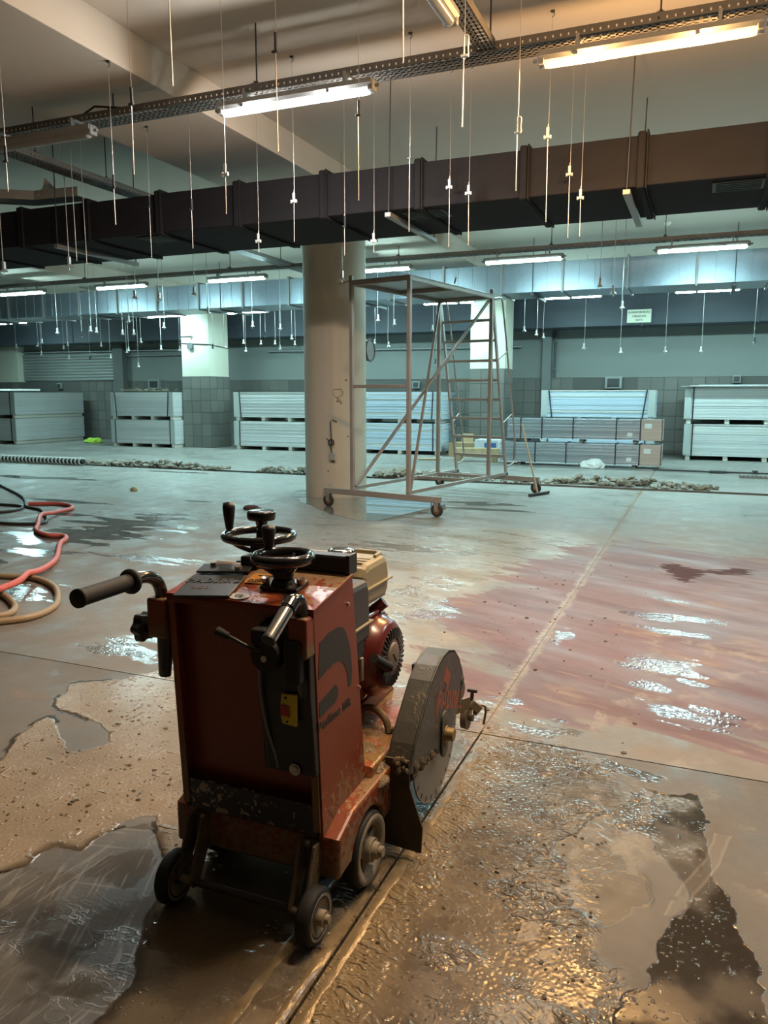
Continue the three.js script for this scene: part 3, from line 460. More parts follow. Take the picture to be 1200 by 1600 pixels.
{ const t = thing('smoke_detector', 'small white smoke detector on the ceiling above the far right lamp', 'detector', [-.75, 4.31, -14.1]); M('body', lathe([[0, -.05], [.04, -.048], [.06, -.02], [.065, 0]], 0, 0, 0), plain(.7, .7, .66, .5), t); M('base', cy(.075, .075, .01, 0, -.005, 0), plain(.6, .6, .58, .5), t); }
{ const t = thing('wall_fan', 'round grey drum on the far side of the round column', 'fan', [-4.72, 2.15, -10.83]); M('drum', cy(.16, .16, .06, .0, 0, 0, 'x', 28), plain(.2, .2, .19, .6), t); M('rim', new THREE.TorusGeometry(.16, .012, 8, 28).rotateY(PI / 2).translate(.03, 0, 0), steelDark, t); }
{ const t = thing('cable_outlet', 'small grey socket dangling on a cable from the round column', 'socket', [-4.95, .62, -9.95]); M('cable', tube([[.02, .5, .005], [.03, .3, .01], [.04, .22, .02], [.03, .1, .02], [.05, .04, .01]], .008, 24, 6), plain(.03, .03, .03, .5), t); M('socket', bx(.09, .11, .05, .06, 0, .02, .01), plain(.4, .38, .34, .5), t); M('coil', new THREE.TorusGeometry(.04, .012, 6, 14).translate(.035, .2, .02), plain(.04, .04, .04, .5), t); }

// ------------------------------------------------------------------ plasterboard stacks, metal profiles
const boardA = surf(1.2, 256, (u, v) => { const l = LAT[(v * 96 | 0) * 7 & 65535], k = .86 + .2 * l + .08 * (tn(u, v, 4, 3) - .5), w = tn(u, v, 5, 3); return [mix(.56, .62, w) * k, .6 * k, mix(.62, .56, w) * k, .75, l]; }, {}, .003);
const boardB = surf(1.2, 256, (u, v) => { const l = LAT[(v * 96 | 0) * 11 & 65535], k = .84 + .22 * l, s = ss(.78, .9, LAT[(v * 48 | 0) * 13 & 65535]); return [mix(.5, .66, s) * k, mix(.6, .6, s) * k, mix(.7, .5, s) * k, .7, l]; }, {}, .003);
const strapMat = plain(.02, .022, .03, .5), bearerMat = mottle(.6, .58, .5, .1, .8, .5);
const guardCard = plain(.42, .45, .43, .7);
function pack(label, x0, x1, z0, z1, y, h, mat, o = {}) {           // one strapped pack of boards on its bearers
  const cx = (x0 + x1) / 2, cz = (z0 + z1) / 2, w = (x1 - x0) / 2, d = (z1 - z0) / 2, t = thing('board_stack', label, 'board stack', [cx, y, cz], 0, 'plasterboard packs');
  const g = []; let yy = .1; while (yy < .1 + h - .01) { const th = .025, j = .006; g.push(span(-w + rr(-j, j), w + rr(-j, j), yy, yy + th - .0015, -d + rr(-j, j), d + rr(-j, j))); yy += th; }
  tag(M('boards', g, mat, t), null, null, null, 'stuff');
  const top = yy, al = d > w * 1.1, n = o.bearers || 4;
  for (let i = 0; i < n; i++) { const k = -1 + .08 + (2 - .16) * i / (n - 1); if (al) M('bearer', span(-w + .02, w - .02, 0, .098, k * d - .05, k * d + .05, .004), bearerMat, t); else M('bearer', span(k * w - .05, k * w + .05, 0, .098, -d + .02, d - .02, .004), bearerMat, t); }
  const c = .012;
  for (const s of [-1, 1]) { const k = s * .86; if (al) M('strap', [bar([w + c, .1, k * d], [w + c, top + .006, k * d + (o.slant || 0) * s], .03, .006), bar([-w - c, .1, k * d], [-w - c, top + .006, k * d], .03, .006), span(-w - c, w + c, top + .002, top + .008, k * d - .016, k * d + .016)], strapMat, t); else M('strap', [bar([k * w - (o.slant || 0) * s, .1, d + c], [k * w, top + .006, d + c], .03, .006), bar([k * w, .1, -d - c], [k * w, top + .006, -d - c], .03, .006), span(k * w - .016, k * w + .016, top + .002, top + .008, -d - c, d + c)], strapMat, t); }
  for (const s of [1, -1]) M('edge_guard', al ? span(w - .01, w + .02, .12, top, s * d - .12 * (s > 0), s * d + .12 * (s < 0), .003) : span(s * w - .14 * (s > 0), s * w + .14 * (s < 0), .12, top, d - .01, d + .017, .003), guardCard, t);
  return top;
}
const pairs = [['leftmost', -21.9, -19.25, -20.25, -17.45, 0, boardA], ['second from left', -16.0, -13.75, -18.95, -17.9, .05, boardA], ['third from left, beside the tiled pillar', -11.95, -9.3, -19.3, -18.15, .04, boardA], ['behind the round column and scaffold', -9.2, -5.97, -19.4, -18.2, .03, boardB], ['rightmost', -.42, 2.2, -20.2, -19.15, .0, boardA]];
for (const [n, x0, x1, z0, z1, sl, m] of pairs) {
  const h = n === 'rightmost' ? .72 : .68, t = pack(`lower strapped pack of pale boards in the ${n} stack`, x0, x1, z0, z1, 0, h, m);
  pack(`upper strapped pack of pale boards in the ${n} stack`, x0 + rr(-.03, .03), x1 + rr(-.03, .03), z0, z1, t + .008, h, m, { slant: sl });
}
pack('single tall pack of bluish boards behind the metal profile bundles', -3.62, -1.05, -19.4, -18.6, 0, .75, boardB); pack('upper pack of bluish boards rising above the metal profile bundles', -3.62, -1.05, -19.4, -18.6, .87, .62, boardB, { slant: .08 });
{ const t = thing('loose_boards', 'a few loose white boards overhanging the top of the rightmost stack', 'boards', [.9, 1.672, -19.6]); M('board', bx(2.85, .013, 1.2, 0, .008, .02), boardA, t); M('board', bx(2.7, .013, 1.1, .1, .022, 0), boardA, t); M('board', bx(2.5, .013, 1.0, .2, .036, .03), boardA, t); }
{ const t = thing('loose_boards', 'bright white offcut boards lying on top of the leftmost stack', 'boards', [-20.7, 1.6, -18.4]); M('board', bx(1.5, .05, .9, -.2, .035, .2), plain(.75, .75, .7, .6), t); M('board', bx(.6, .06, .7, .75, .035, -.1), plain(.7, .7, .66, .6), t); }
// twigs and scraps of paper on the second stack
{ const t = thing('dry_debris', 'dry twiggy scraps along the top edge of the second board stack', 'debris', [-14.9, 1.585, -18.1]); const g = []; for (let i = 0; i < 60; i++) { const x = rr(-.8, .9), z = rr(-.25, .22); g.push(rod([x, .01, z], [x + rr(-.14, .14), rr(.02, .1), z + rr(-.1, .12)], .006, 4)); } tag(M('twigs', g, plain(.22, .18, .12, .9), t), null, null, null, 'stuff'); }
const prof = surf(.6, 256, (u, v) => { const l = LAT[(v * 24 | 0) * 17 & 65535], k = .75 + .4 * l; return [.48 * k, .54 * k, .6 * k, .26 + .15 * tn(u, v, 20, 2), l]; }, { metalness: .8 }, .002), profEnd = plain(.52, .42, .36, .4, .6);
function bundle(label, y, x0) {
  const t = thing('profile_bundle', label, 'metal bundle', [-2.35, y, -16.75], 0, 'metal profile bundles'), W = -.78 + 2.35, X0 = x0 + 2.35, g = [];
  for (let j = 0; j < 12; j++) { const yy = .07 + j * .035, s = rr(-.02, .02); for (let i = 0; i < 5; i++) { const z = .25 - i * .1; g.push(span(X0 + s, W + s, yy, yy + .031, z - .046, z + .046, 0), span(X0 + s, W + s, yy + .012, yy + .018, z + .044, z + .05)); } }
  tag(M('profiles', g, prof, t), null, null, null, 'stuff');
  M('wrapped_end', [span(W - .4, W + .022, .068, .492, .286, .298, .002), span(W + .004, W + .024, .068, .492, -.2, .298, .002)], profEnd, t);
  for (const x of [X0 + .3, X0 + .75, X0 + 1.4, 2.35 - 1.65 + .0, W - .4]) M('strap', [span(x - .012, x + .012, .06, .5, .3, .309), span(x - .012, x + .012, .494, .5, -.22, .309), span(x - .012, x + .012, .06, .5, -.226, -.216)], strapMat, t);
  for (const x of [X0 + .4, 0, W - .5]) M('bearer', bx(.08, .068, .5, x, .035, 0, .004), plain(.16, .14, .11, .8), t);
  M('end_label', [bx(.14, .1, .004, W - .25, .36, .304), bx(.1, .08, .004, W - .6, .18, .304)], plain(.62, .6, .58, .6), t);
}
bundle('lower strapped bundle of shiny metal profiles', 0, -4.05); bundle('upper strapped bundle of shiny metal profiles', .505, -3.92);
{ const t = thing('cardboard_box', 'brown cardboard box behind the scaffold, at the foot of the pillar', 'box', [-5.45, 0, -18.25], .2); M('carton', bx(.62, .34, .5, 0, .17, 0, .006), plain(.34, .24, .13, .85), t); M('tape', bx(.05, .342, .505, 0, .172, 0), plain(.4, .33, .2, .4), t); M('lid_flap', [bx(.3, .006, .48, -.3, .36, 0, 0, [0, 0, .5]), bx(.3, .2, .006, .1, .44, -.24, 0, [-.2, 0, 0])], plain(.38, .28, .16, .85), t); }
{ const t = thing('cardboard_box', 'blue and white carton beside the brown box behind the ladder', 'box', [-4.75, 0, -18.15], -.1); M('carton', bx(.6, .42, .4, 0, .22, 0, .006), plain(.55, .6, .62, .7), t); M('printed_band', bx(.3, .16, .004, .1, .28, .202), plain(.05, .12, .35, .6), t); M('base_tray', bx(.66, .03, .44, 0, .015, 0, .004), plain(.2, .15, .1, .8), t); }
{ const t = thing('wood_block', 'pale wooden pallet end lying left of the metal profile bundles', 'wood', [-4.7, 0, -16.9], .15); M('block', [bx(1.0, .16, .1, 0, .22, .1, .006), bx(1.0, .16, .1, 0, .22, -.12, .006)], mottle(.42, .33, .19, .25, .8, .4), t); M('foot', [-.4, .4].map(x => bx(.12, .14, .3, x, .07, 0, .005)), plain(.3, .23, .13, .85), t); }
{ const t = thing('wood_board', 'flat broken piece of pale wood on the floor left of the pallet end', 'wood', [-5.85, 0, -16.9], .5); M('plank', prY([[-.25, -.1], [.2, -.14], [.3, .02], [.05, .12], [-.2, .1]], .01, .035, .004), mottle(.4, .31, .18, .25, .8, .4), t); M('batten', bx(.4, .012, .05, 0, .006, 0), plain(.3, .22, .13, .85), t); }
function crumple(name, label, cat, x, z, w, h, d, mat, s) {
  const g = new THREE.IcosahedronGeometry(1, 5), p = g.attributes.position;
  for (let i = 0; i < p.count; i++) { const a = p.getX(i), b = p.getY(i), c = p.getZ(i), k = .62 + .6 * fbm(a * 2.2 + s, c * 2.2 + b * 1.7 + s, 3) + .16 * Math.abs(noise(a * 7 + s, c * 7 + b * 5) - .5); p.setXYZ(i, a * k * w, Math.max(b * k * h, -.35 * h) + .34 * h, c * k * d); }
  g.computeVertexNormals(); const m = tag(M(name, [g], mat), label, cat); m.position.set(x, 0, z); return m;
}
crumple('plastic_bag', 'crumpled white plastic bag on the floor before the profile bundles', 'bag', -2.05, -16.2, .24, .15, .16, plain(.7, .72, .7, .45), 3);
crumple('plastic_bag', 'bright yellow-green cloth crumpled on the floor between the two left stacks', 'bag', -17.6, -18.9, .32, .12, .2, plain(.42, .7, .06, .7), 8);
crumple('paper_scrap', 'small yellowish crumb of rubble alone on the grey floor left of the handwheels', 'debris', -8.2, -9.6, .06, .05, .05, plain(.4, .33, .16, .8), 5);
crumple('glove', 'small dark red and black rag on the floor behind the handwheels', 'rag', -5.42, -8.6, .13, .05, .07, plain(.07, .03, .03, .8), 11);
// ------------------------------------------------------------------ drain channel, rubble
const steel = mottle(.2, .18, .16, .2, .5, .5, 128, .001, { metalness: .6 });
{
  const t = thing('floor_drain', 'open drain channel crossing the floor beneath the scaffold', 'drain', [-9, 0, -12.85]);
  M('edge_angle', [span(-17, 18, -.06, .004, .115, .127), span(-17, 18, -.06, .004, -.127, -.115)], steel, t); M('channel_bed', span(-17, 18, -.089, -.07, -.114, .114), plain(.06, .055, .05, .8), t);
  const g = thing('corrugated_pipe', 'ribbed grey flexible pipe lying along the drain at the left edge', 'pipe', [-13.9, 0, -12.66]), rg = new THREE.TorusGeometry(.066, .02, 6, 18).rotateY(PI / 2 - .5); boxUV(rg);
  M('core', cy(.05, .05, 3.6, 0, .086, 0, 'x', 18), plain(.015, .015, .015, .6), g);
  const rm = plain(.42, .42, .4, .45); for (let i = 0; i < 34; i++) { const b = M('rib', rg, rm, g); b.position.set(-1.79 + i * .107, .087, 0); }
}
const rubMats = [[.24, .215, .175], [.2, .17, .13], [.3, .27, .23], [.16, .13, .095]].map(c => plain(...c, .9));
function rubble(label, x0, x1, z, n, big, hgt) {
  const t = thing('rubble_heap', label, 'rubble', [(x0 + x1) / 2, 0, z]), L = (x1 - x0) / 2, gs = [[], [], [], []];
  for (let i = 0; i < n; i++) {
    const s = big * (.16 + .8 * rnd() ** 3), g = new THREE.DodecahedronGeometry(s, 0), u = rr(-1, 1), v = (rnd() + rnd() - 1), prof_ = (1 - Math.abs(u) ** 3) * (1 - Math.abs(v)) * (.5 + noise(u * 5 + z, 3)); g.scale(rr(.7, 1.4), rr(.35, .8), rr(.7, 1.3)); g.rotateX(rr(-.5, .5)); g.rotateY(rr(0, 6)); g.rotateZ(rr(-.4, .4));
    g.translate(u * L, s * .25 + .55 * hgt * prof_ * rnd(), v * .28); gs[i & 3].push(g);
  }
  gs.forEach((g, i) => tag(M('chunks', g, rubMats[i], t), null, null, null, 'stuff'));
}
rubble('long heap of broken concrete chips along the drain at the left', -12.1, -8.9, -13.12, 420, .085, .2);
rubble('small heap of grey chips along the drain left of the round column', -8.1, -6.1, -13.15, 220, .09, .17);
rubble('heap of broken slabs beside the drain seen through the scaffold', -5.6, -4.1, -13.2, 200, .14, .2);
rubble('long heap of brownish chips along the drain right of the scaffold', -2.5, .25, -13.3, 420, .09, .22);
rubble('loose crumbs behind the drain under the scaffold deck', -4.0, -2.5, -13.2, 130, .06, .06);
rubble('stray chips behind the drain grate at the left edge', -15.5, -12.2, -13.25, 150, .08, .12);
{ const t = thing('steel_bar', 'long thin steel bar lying on the floor at the right before the board stack', 'steel bar', [.3, 0, -16.2]); M('rod', [span(-1.2, 2.2, .0, .03, -.02, .02, .004)], steelDark, t); M('lug', [bx(.3, .04, .16, .0, .03, .1, .006), bx(.1, .03, .08, .65, .05, 0, .006)], steelDark, t); }
{ const t = thing('drain_grate', 'short loose piece of drain grate lying at the right edge', 'grate', [1.35, .0, -15.4]); M('side_rail', [span(-.7, .7, 0, .03, .1, .115), span(-.7, .7, 0, .03, -.115, -.1)], steel, t); const bg = boxUV(new THREE.BoxGeometry(.022, .03, .2)); for (let i = 0; i < 20; i++) { const b = M('bar', bg, steel, t); b.position.set(-.66 + i * .07, .016, 0); } }
// ------------------------------------------------------------------ rolling scaffold with ladder
{
  const A = .2, t = thing('rolling_scaffold', 'tall square-tube steel scaffold tower on castors with a ladder at its back', 'scaffold', [-3.82, 0, -9.12], -A);
  const S = mottle(.33, .3, .275, .35, .5, .6, 256, .0008, { metalness: .35 }), w = .435, D = 2.25, T = 2.92, B = .255, q = .024;
  const post = (x, z, y1 = T) => M('post', bx(.05, y1 - B, .05, x, (y1 + B) / 2, z, .006), S, t);
  post(-w, 0, 2.99); post(w, 0); post(-w, -D); post(w, -D, 3.0);
  M('outrigger', bx(1.8, .075, .06, -.0, .215, .0, .006), S, t); M('outrigger', bx(1.8, .07, .06, .1, .215, -D - .6, .006), S, t);
  for (const s of [-1, 1]) { M('base_rail', bx(.045, .045, D + .62, s * w, .275, -D / 2 - .3, .005), S, t); M('platform_rail', bx(.045, .05, D, s * w, T - .03, -D / 2, .005), S, t); }
  M('base_rail', bx(2 * w, .045, .045, 0, .275, -D + .6, .005), S, t); M('base_rail', bx(2 * w, .045, .045, 0, .275, -D, .005), S, t);
  for (const z of [0, -D / 2, -D]) M('platform_bearer', bx(2 * w, .05, .045, 0, T - .032, z, .005), S, t);
  M('platform_deck', bx(2 * w + .05, .012, D + .05, 0, T + .002, -D / 2, .003), mottle(.3, .29, .27, .25, .45, .8, 256, .001, { metalness: .4 }), t);
  M('middle_rail', bx(2 * w, .04, .04, 0, 1.6, 0, .005), S, t);
  M('brace', bar([-w + .03, B + .04, -.03], [w - .03, T - .08, -D + .03], .035, .035, .004), S, t); M('brace', bar([w - .0, B + .04, -.05], [-w + .03, T - .06, -D + .05], .035, .035, .004), S, t);
  const zb = -D - .62, zt = -D - .02, foot = s => [s * w, .27, zb], head = s => [s * (w - .0), T, zt], at = (s, y) => { const k = (y - .27) / (T - .27); return [s * w, y, mix(zb, zt, k)]; };
  for (const s of [-1, 1]) { M('ladder_stile', bar(foot(s), head(s), .03, .055, .005), S, t); M('rubber_foot', bx(.05, .06, .07, s * w, .26, zb, .01), plain(.02, .02, .02, .8), t); }
  for (const y of [.55, .84, 1.13, 1.42, 1.71, 2.0, 2.29, 2.58]) M('rung', bar(at(-1, y), at(1, y), .035, .04, .004), S, t);
  for (const s of [-1, 1]) {
    M('handrail', tube([[s * (w + .02), T - .05, zt - .02], [s * (w + .03), T - .03, zt - .24], [s * (w + .03), T - .25, zt - .33], [s * (w + .03), 1.6, zb - .02], [s * (w + .03), .75, zb - .24], [s * (w + .02), .45, zb - .26], [s * w, .38, zb - .02]], .014, 60, 8), S, t);
    for (const y of [2.0, 1.05]) { const a = at(s, y); M('standoff', rod(a, [s * (w + .03), y + .14, a[2] - .27], .011, 8), S, t); }
  }
  M('top_hook', [rod([-w, 2.93, 0], [-w - .12, 2.88, .1], .014, 8), rod([w, 2.95, -D * .5], [w + .02, 3.03, -D * .5], .012, 8)], S, t);
  const rub = plain(.025, .024, .022, .7), hubM = plain(.3, .16, .08, .6, .3);
  for (const [x, z] of [[-.84, 0], [.85, 0], [-.74, zb + .02], [.95, zb + .02]]) {
    const c = new THREE.Group(); c.name = 'castor'; c.position.set(x, 0, z); t.add(c);
    M('tyre', lathe([[.045, -.02], [.074, -.02], [.082, -.01], [.082, .01], [.074, .02], [.045, .02]], 0, .083, 0, 'z', 28), rub, c); M('hub', [cy(.046, .046, .026, 0, .083, 0, 'z'), cy(.016, .016, .06, 0, .083, 0, 'z', 12)], hubM, c);
    M('fork', [prZ([[-.035, .18], [.035, .18], [.022, .07], [-.022, .07]], .026, .031), prZ([[-.035, .18], [.035, .18], [.022, .07], [-.022, .07]], -.031, -.026), cy(.04, .04, .012, 0, .182, 0)], plain(.4, .38, .34, .4, .6), c);
  }
}
{ const t = thing('floor_squeegee', 'floor squeegee with a tan pole leaning on the scaffold ladder', 'squeegee', [-2.24, 0, -11.45]); M('handle', rod([0, .04, 0], [-.36, 1.05, -.42], .014, 10), plain(.42, .32, .2, .6), t); M('head', bar([-.09, .03, .2], [.12, .03, -.28], .03, .03, .004), plain(.05, .05, .05, .6), t); M('blade', bar([-.09, .011, .2], [.12, .011, -.28], .008, .02), plain(.02, .02, .02, .8), t); }
// ------------------------------------------------------------------ standing water at the column
function puddle(label, pts, y, hole) {
  const c = new THREE.CatmullRomCurve3(pts.map(p => V3(p[0], 0, p[1])), true).getPoints(110).map((p, i) => [p.x + .05 * (noise(p.x * 7, p.z * 7) - .5), p.z + .05 * (noise(p.x * 6 + 9, p.z * 6) - .5)]);
  return tag(M('puddle', ext(shape(c.map(p => [p[0], -p[1]]), hole ? [arc(hole[0], -hole[1], hole[2], 0, 2 * PI, 40)] : []), y - .0004).rotateX(-PI / 2).translate(0, .0004, 0), new THREE.MeshPhysicalMaterial({ color: new THREE.Color().setRGB(.17, .155, .13), roughness: .02, ior: 1.33, specularIntensity: 1, clearcoat: .6, clearcoatRoughness: .01 })), label, 'puddle');
}
puddle('still shallow puddle of water around the base of the round column', [[-5.75, -10.2], [-5.35, -9.7], [-4.75, -9.1], [-4.35, -8.72], [-3.94, -8.42], [-3.6, -8.36], [-3.35, -8.66], [-3.2, -9.17], [-3.1, -9.6], [-3.3, -10.1], [-3.92, -10.4], [-4.5, -10.7], [-5.2, -11.05], [-5.8, -10.8]], .003, [-5.08, -10.42, .46]);
puddle('dark strip of wet floor lying on the far left floor before the drain', [[-11.9, -10.4], [-11.2, -10.3], [-10.4, -10.62], [-10.5, -10.78], [-11.2, -10.62], [-12, -10.6]], .003);
// ------------------------------------------------------------------ hoses and cables on the floor
const onF = (p, r) => p.map(q => [q[0], r + (q[2] || 0), q[1]]);
function hose(name, label, cat, pts, r, mat, seg = 120) { return tag(M(name, tube(onF(pts, r), r, seg, 10), mat), label, cat); }
const redH = plain(.62, .13, .1, .5), blk = plain(.035, .035, .035, .55), tan = mottle(.34, .24, .14, .2, .55, .3, 128, .0005);
hose('water_hose', 'red hose snaking across the floor at the left edge', 'hose', [[-8.44, -7.77], [-8.04, -7.93], [-7.62, -7.72], [-7.42, -7.2, .02], [-7.3, -6.9, .045], [-6.95, -6.5], [-6.71, -6.25], [-6.35, -6.07], [-6.17, -6.1], [-6.02, -5.98], [-5.91, -5.8], [-5.32, -5.14], [-5.02, -4.66, .03], [-4.95, -4.5, .055], [-4.78, -4.25, .06], [-4.72, -3.95, .055], [-4.75, -3.55, .05], [-4.9, -3.2, .05], [-5.2, -2.9]], .026, redH, 160);
hose('power_cable', 'dark cable running beside the red hose from the far left', 'cable', [[-11.2, -9.6], [-10.4, -9.1], [-9.16, -8.32], [-8.7, -7.95], [-8.3, -7.6], [-7.9, -7.45], [-7.5, -7.12], [-7.2, -6.88], [-7.05, -6.66], [-7.35, -6.5], [-7.9, -6.55], [-8.5, -6.6]], .018, blk);
hose('power_cable', 'black loop of cable at the left edge behind the red hose', 'cable', [[-9.6, -7.5], [-8.8, -7.62], [-8.4, -7.6], [-8.2, -7.4], [-8.19, -7.15], [-8.6, -6.9], [-9.3, -6.7]], .018, blk);
hose('garden_hose', 'tan hose lying in a wide loop at the left edge', 'hose', [[-5.6, -4.5], [-5.27, -4.52], [-4.99, -4.57], [-4.62, -4.43], [-4.32, -4.18], [-4.14, -3.95], [-4.1, -3.72], [-4.22, -3.55], [-4.5, -3.3], [-4.9, -3.2], [-5.3, -3.5], [-5.4, -3.9], [-5.1, -4.15], [-4.76, -4.08], [-4.56, -3.98], [-4.38, -3.85], [-4.3, -3.72], [-4.4, -3.58], [-4.8, -3.55, .04]], .024, tan, 200);
// ------------------------------------------------------------------ slurry clods and the ridge along the fresh cut
const mudMat = mottle(.2, .15, .09, .3, .22, .2, 128, .001);
function clods(label, n, f) {
  const g = new THREE.IcosahedronGeometry(1, 1), p = g.attributes.position; for (let i = 0; i < p.count; i++) { const k = .8 + .4 * noise(p.getX(i) * 3 + 9, p.getZ(i) * 3 + p.getY(i) * 2); p.setXYZ(i, p.getX(i) * k, p.getY(i) * k, p.getZ(i) * k); } g.computeVertexNormals(); boxUV(g);
  const m = new THREE.InstancedMesh(g, mudMat, n), o = new THREE.Object3D(), c = new THREE.Color(); m.name = numbered('slurry_clods');
  for (let i = 0; i < n; i++) { const [x, z, s] = f(); o.position.set(x, s * .2, z); o.rotation.set(0, rnd() * 6, 0); o.scale.set(s * rr(.8, 1.6), s * rr(.4, .7), s * rr(.7, 1.2)); o.updateMatrix(); m.setMatrixAt(i, o.matrix); const k = rr(.35, 1.1); m.setColorAt(i, c.setRGB(k, k, k)); }
  tag(m, label, 'slurry', null, 'stuff'); scene.add(m);
}
clods('scattered small clods of slurry on the wet floor left of the saw', 520, () => { for (;;) { const x = rr(-2.75, -1.2), z = rr(-3.1, -1.55); if (Z.slurryL.at(x, z) > .05 && noise(x * 4, z * 4) > .4) return [x, z, .002 + .007 * rnd() ** 4]; } });
clods('gritty clods of slurry in the wet brown floor right of the fresh cut', 900, () => { for (;;) { const x = rr(-.83, .1), z = rr(-3.2, -1.2); if (Z.ripple.at(x, z) > 0 && noise(x * 5, z * 5 + 7) > .38) return [x, z, .001 + .005 * rnd() ** 4]; } });
clods('fine crumbs of slurry over the reddish floor along the cut', 260, () => [JX + (rnd() + rnd() - 1) * .8, rr(-7, -3.2), .002 + .009 * rnd() ** 4]);
{
  const ridge = (x, amp, z0, z1, s) => { const g = new THREE.PlaneGeometry(1, 1, 8, 420), p = g.attributes.position; for (let i = 0; i < p.count; i++) { const u = p.getX(i), v = p.getY(i) + .5, z = mix(z1, z0, v), k = noise(z * 9 + s, s) * .7 + noise(z * 31 + s, 4) * .5, wd = .008 + .013 * k, gap = ss(.2, .34, noise(z * 6 + s * 3, 9)); p.setXYZ(i, x + u * wd * 2 + .006 * (noise(z * 13, s) - .5), .0008 + amp * gap * (.4 + k) * Math.pow(Math.cos(u * PI), 1) * (.75 + .5 * noise(z * 70, u * 6 + s)), z); } g.computeVertexNormals(); return g; };
  const t = thing('slurry_ridge', 'glistening ridge of wet slurry thrown up along the fresh saw cut', 'slurry', [0, 0, 0]);
  M('near_bank', [ridge(JX - .026, .007, -2.45, -1.0, 2)], mudMat, t); M('far_bank', [ridge(JX + .028, .003, -3.1, -1.0, 7)], mudMat, t); M('tyre_bank', [ridge(JX - .13, .003, -2.2, -1.0, 13)], mudMat, t);
}

// ------------------------------------------------------------------ the floor saw
const font = await new FontLoader().loadAsync('fonts/droid/droid_sans_bold.typeface.json');
const text = (s, size, depth = .0012) => { const g = new TextGeometry(s, { font, size, depth, curveSegments: 4, bevelEnabled: false }); g.computeBoundingBox(); const b = g.boundingBox; return g.translate(-(b.min.x + b.max.x) / 2, -(b.min.y + b.max.y) / 2, 0); };
// paint with dried slurry splashed over its lower part (v is the height above the floor)
const paint = (r, g, b, lo, hi, rough) => surf(1, 512, (u, v) => {
  const a = tn(u, v, 9, 5), c = tn(u, v, 70, 3), d = tn(u, v, 26, 4), m = ss(.44, .62, .62 * c + .3 * d + .18 * a + mix(.22, -.36, clamp((v - lo) / (hi - lo)))), s = ss(.74, .8, tn(u, v, 110, 2)) * .5, k = .88 + .24 * a, t = clamp(m * .85 + s * .4), q = .75 + .5 * c;
  return [mix(r * k, .19 * q, t), mix(g * k, .125 * q, t), mix(b * k, .066 * q, t), mix(rough, .6, t), .5 * m + .25 * c * m];
}, {}, .0015);
const orange = paint(.2, .034, .008, .2, .5, .36), orangeLow = paint(.2, .034, .008, .12, .42, .36), deckMud = surf(1, 512, (u, v) => {
  const a = tn(u, v, 7, 5), c = tn(u, v, 60, 3), m = ss(.42, .56, .6 * a + .4 * c), q = .7 + .6 * c; return [mix(.28, .2, m) * q, mix(.075, .125, m) * q, mix(.03, .055, m) * q, mix(.4, .3, m), .4 * c + .5 * m * a];
}, {}, .004);
const black = plain(.011, .011, .012, .42), blackGloss = plain(.012, .012, .014, .16, 0, { clearcoat: .5, clearcoatRoughness: .1 }), rubber = plain(.011, .0108, .0105, .7), chrome = plain(.55, .55, .55, .14, 1), boltM = plain(.45, .42, .36, .35, .8);
const muddyBlack = surf(.5, 512, (u, v) => { const s = ss(.66, .72, tn(u, v, 44, 2)) * ss(.4, .6, tn(u, v, 5, 3)), d = ss(.7, .76, tn(u, v, 20, 3)) * ss(.45, .6, tn(u, v, 4, 2)), t = clamp(s + d); return [mix(.018, .36, t), mix(.019, .3, t), mix(.02, .22, t), mix(.45, .7, t), t]; }, {}, .0015);
const guardM = surf(.6, 512, (u, v) => { const a = tn(u, v, 6, 5), c = tn(u, v, 50, 3), w = ss(.6, .66, .5 * a + .5 * c), q = .8 + .4 * a; return [mix(.07, .1, w) * q, mix(.07, .08, w) * q, mix(.062, .054, w) * q, .38 + .2 * c, .5 * w + .3 * c]; }, { metalness: .25 }, .0012);
const mudCake = mottle(.12, .08, .04, .4, .55, .25, 256, .006, {}, 10), bladeM = surf(.5, 256, (u, v) => { const a = tn(u, v, 5, 4); return [.22 + .08 * a, .215 + .08 * a, .2 + .06 * a, .4 + .1 * tn(u, v, 40, 2), .5]; }, { metalness: .35 }, 0);
const wheelM = mottle(.25, .21, .155, .3, .7, .2, 256, .001), redGloss = mottle(.12, .016, .012, .25, .3, .5, 128, .0003, { clearcoat: .5, clearcoatRoughness: .2 }), cream = mottle(.29, .245, .15, .05, .38, .5, 128, .0003), greyPlastic = mottle(.042, .044, .043, .12, .5, .4, 128, .0005), decal = plain(.02, .022, .02, .5), yellow = plain(.62, .5, .03, .45), redB = plain(.42, .03, .02, .45), pale = plain(.5, .48, .42, .6);

const saw = thing('floor_saw', 'orange petrol floor saw with grey blade guard, standing in its own wet cut', 'floor saw', [-1.15, 0, -2.2]);
const put = (n, g, m, p = saw) => M(n, g, m, p);
const hex = (x, y, z, r, h, axis = 'y') => cy(r, r, h, x, y, z, axis, 6);
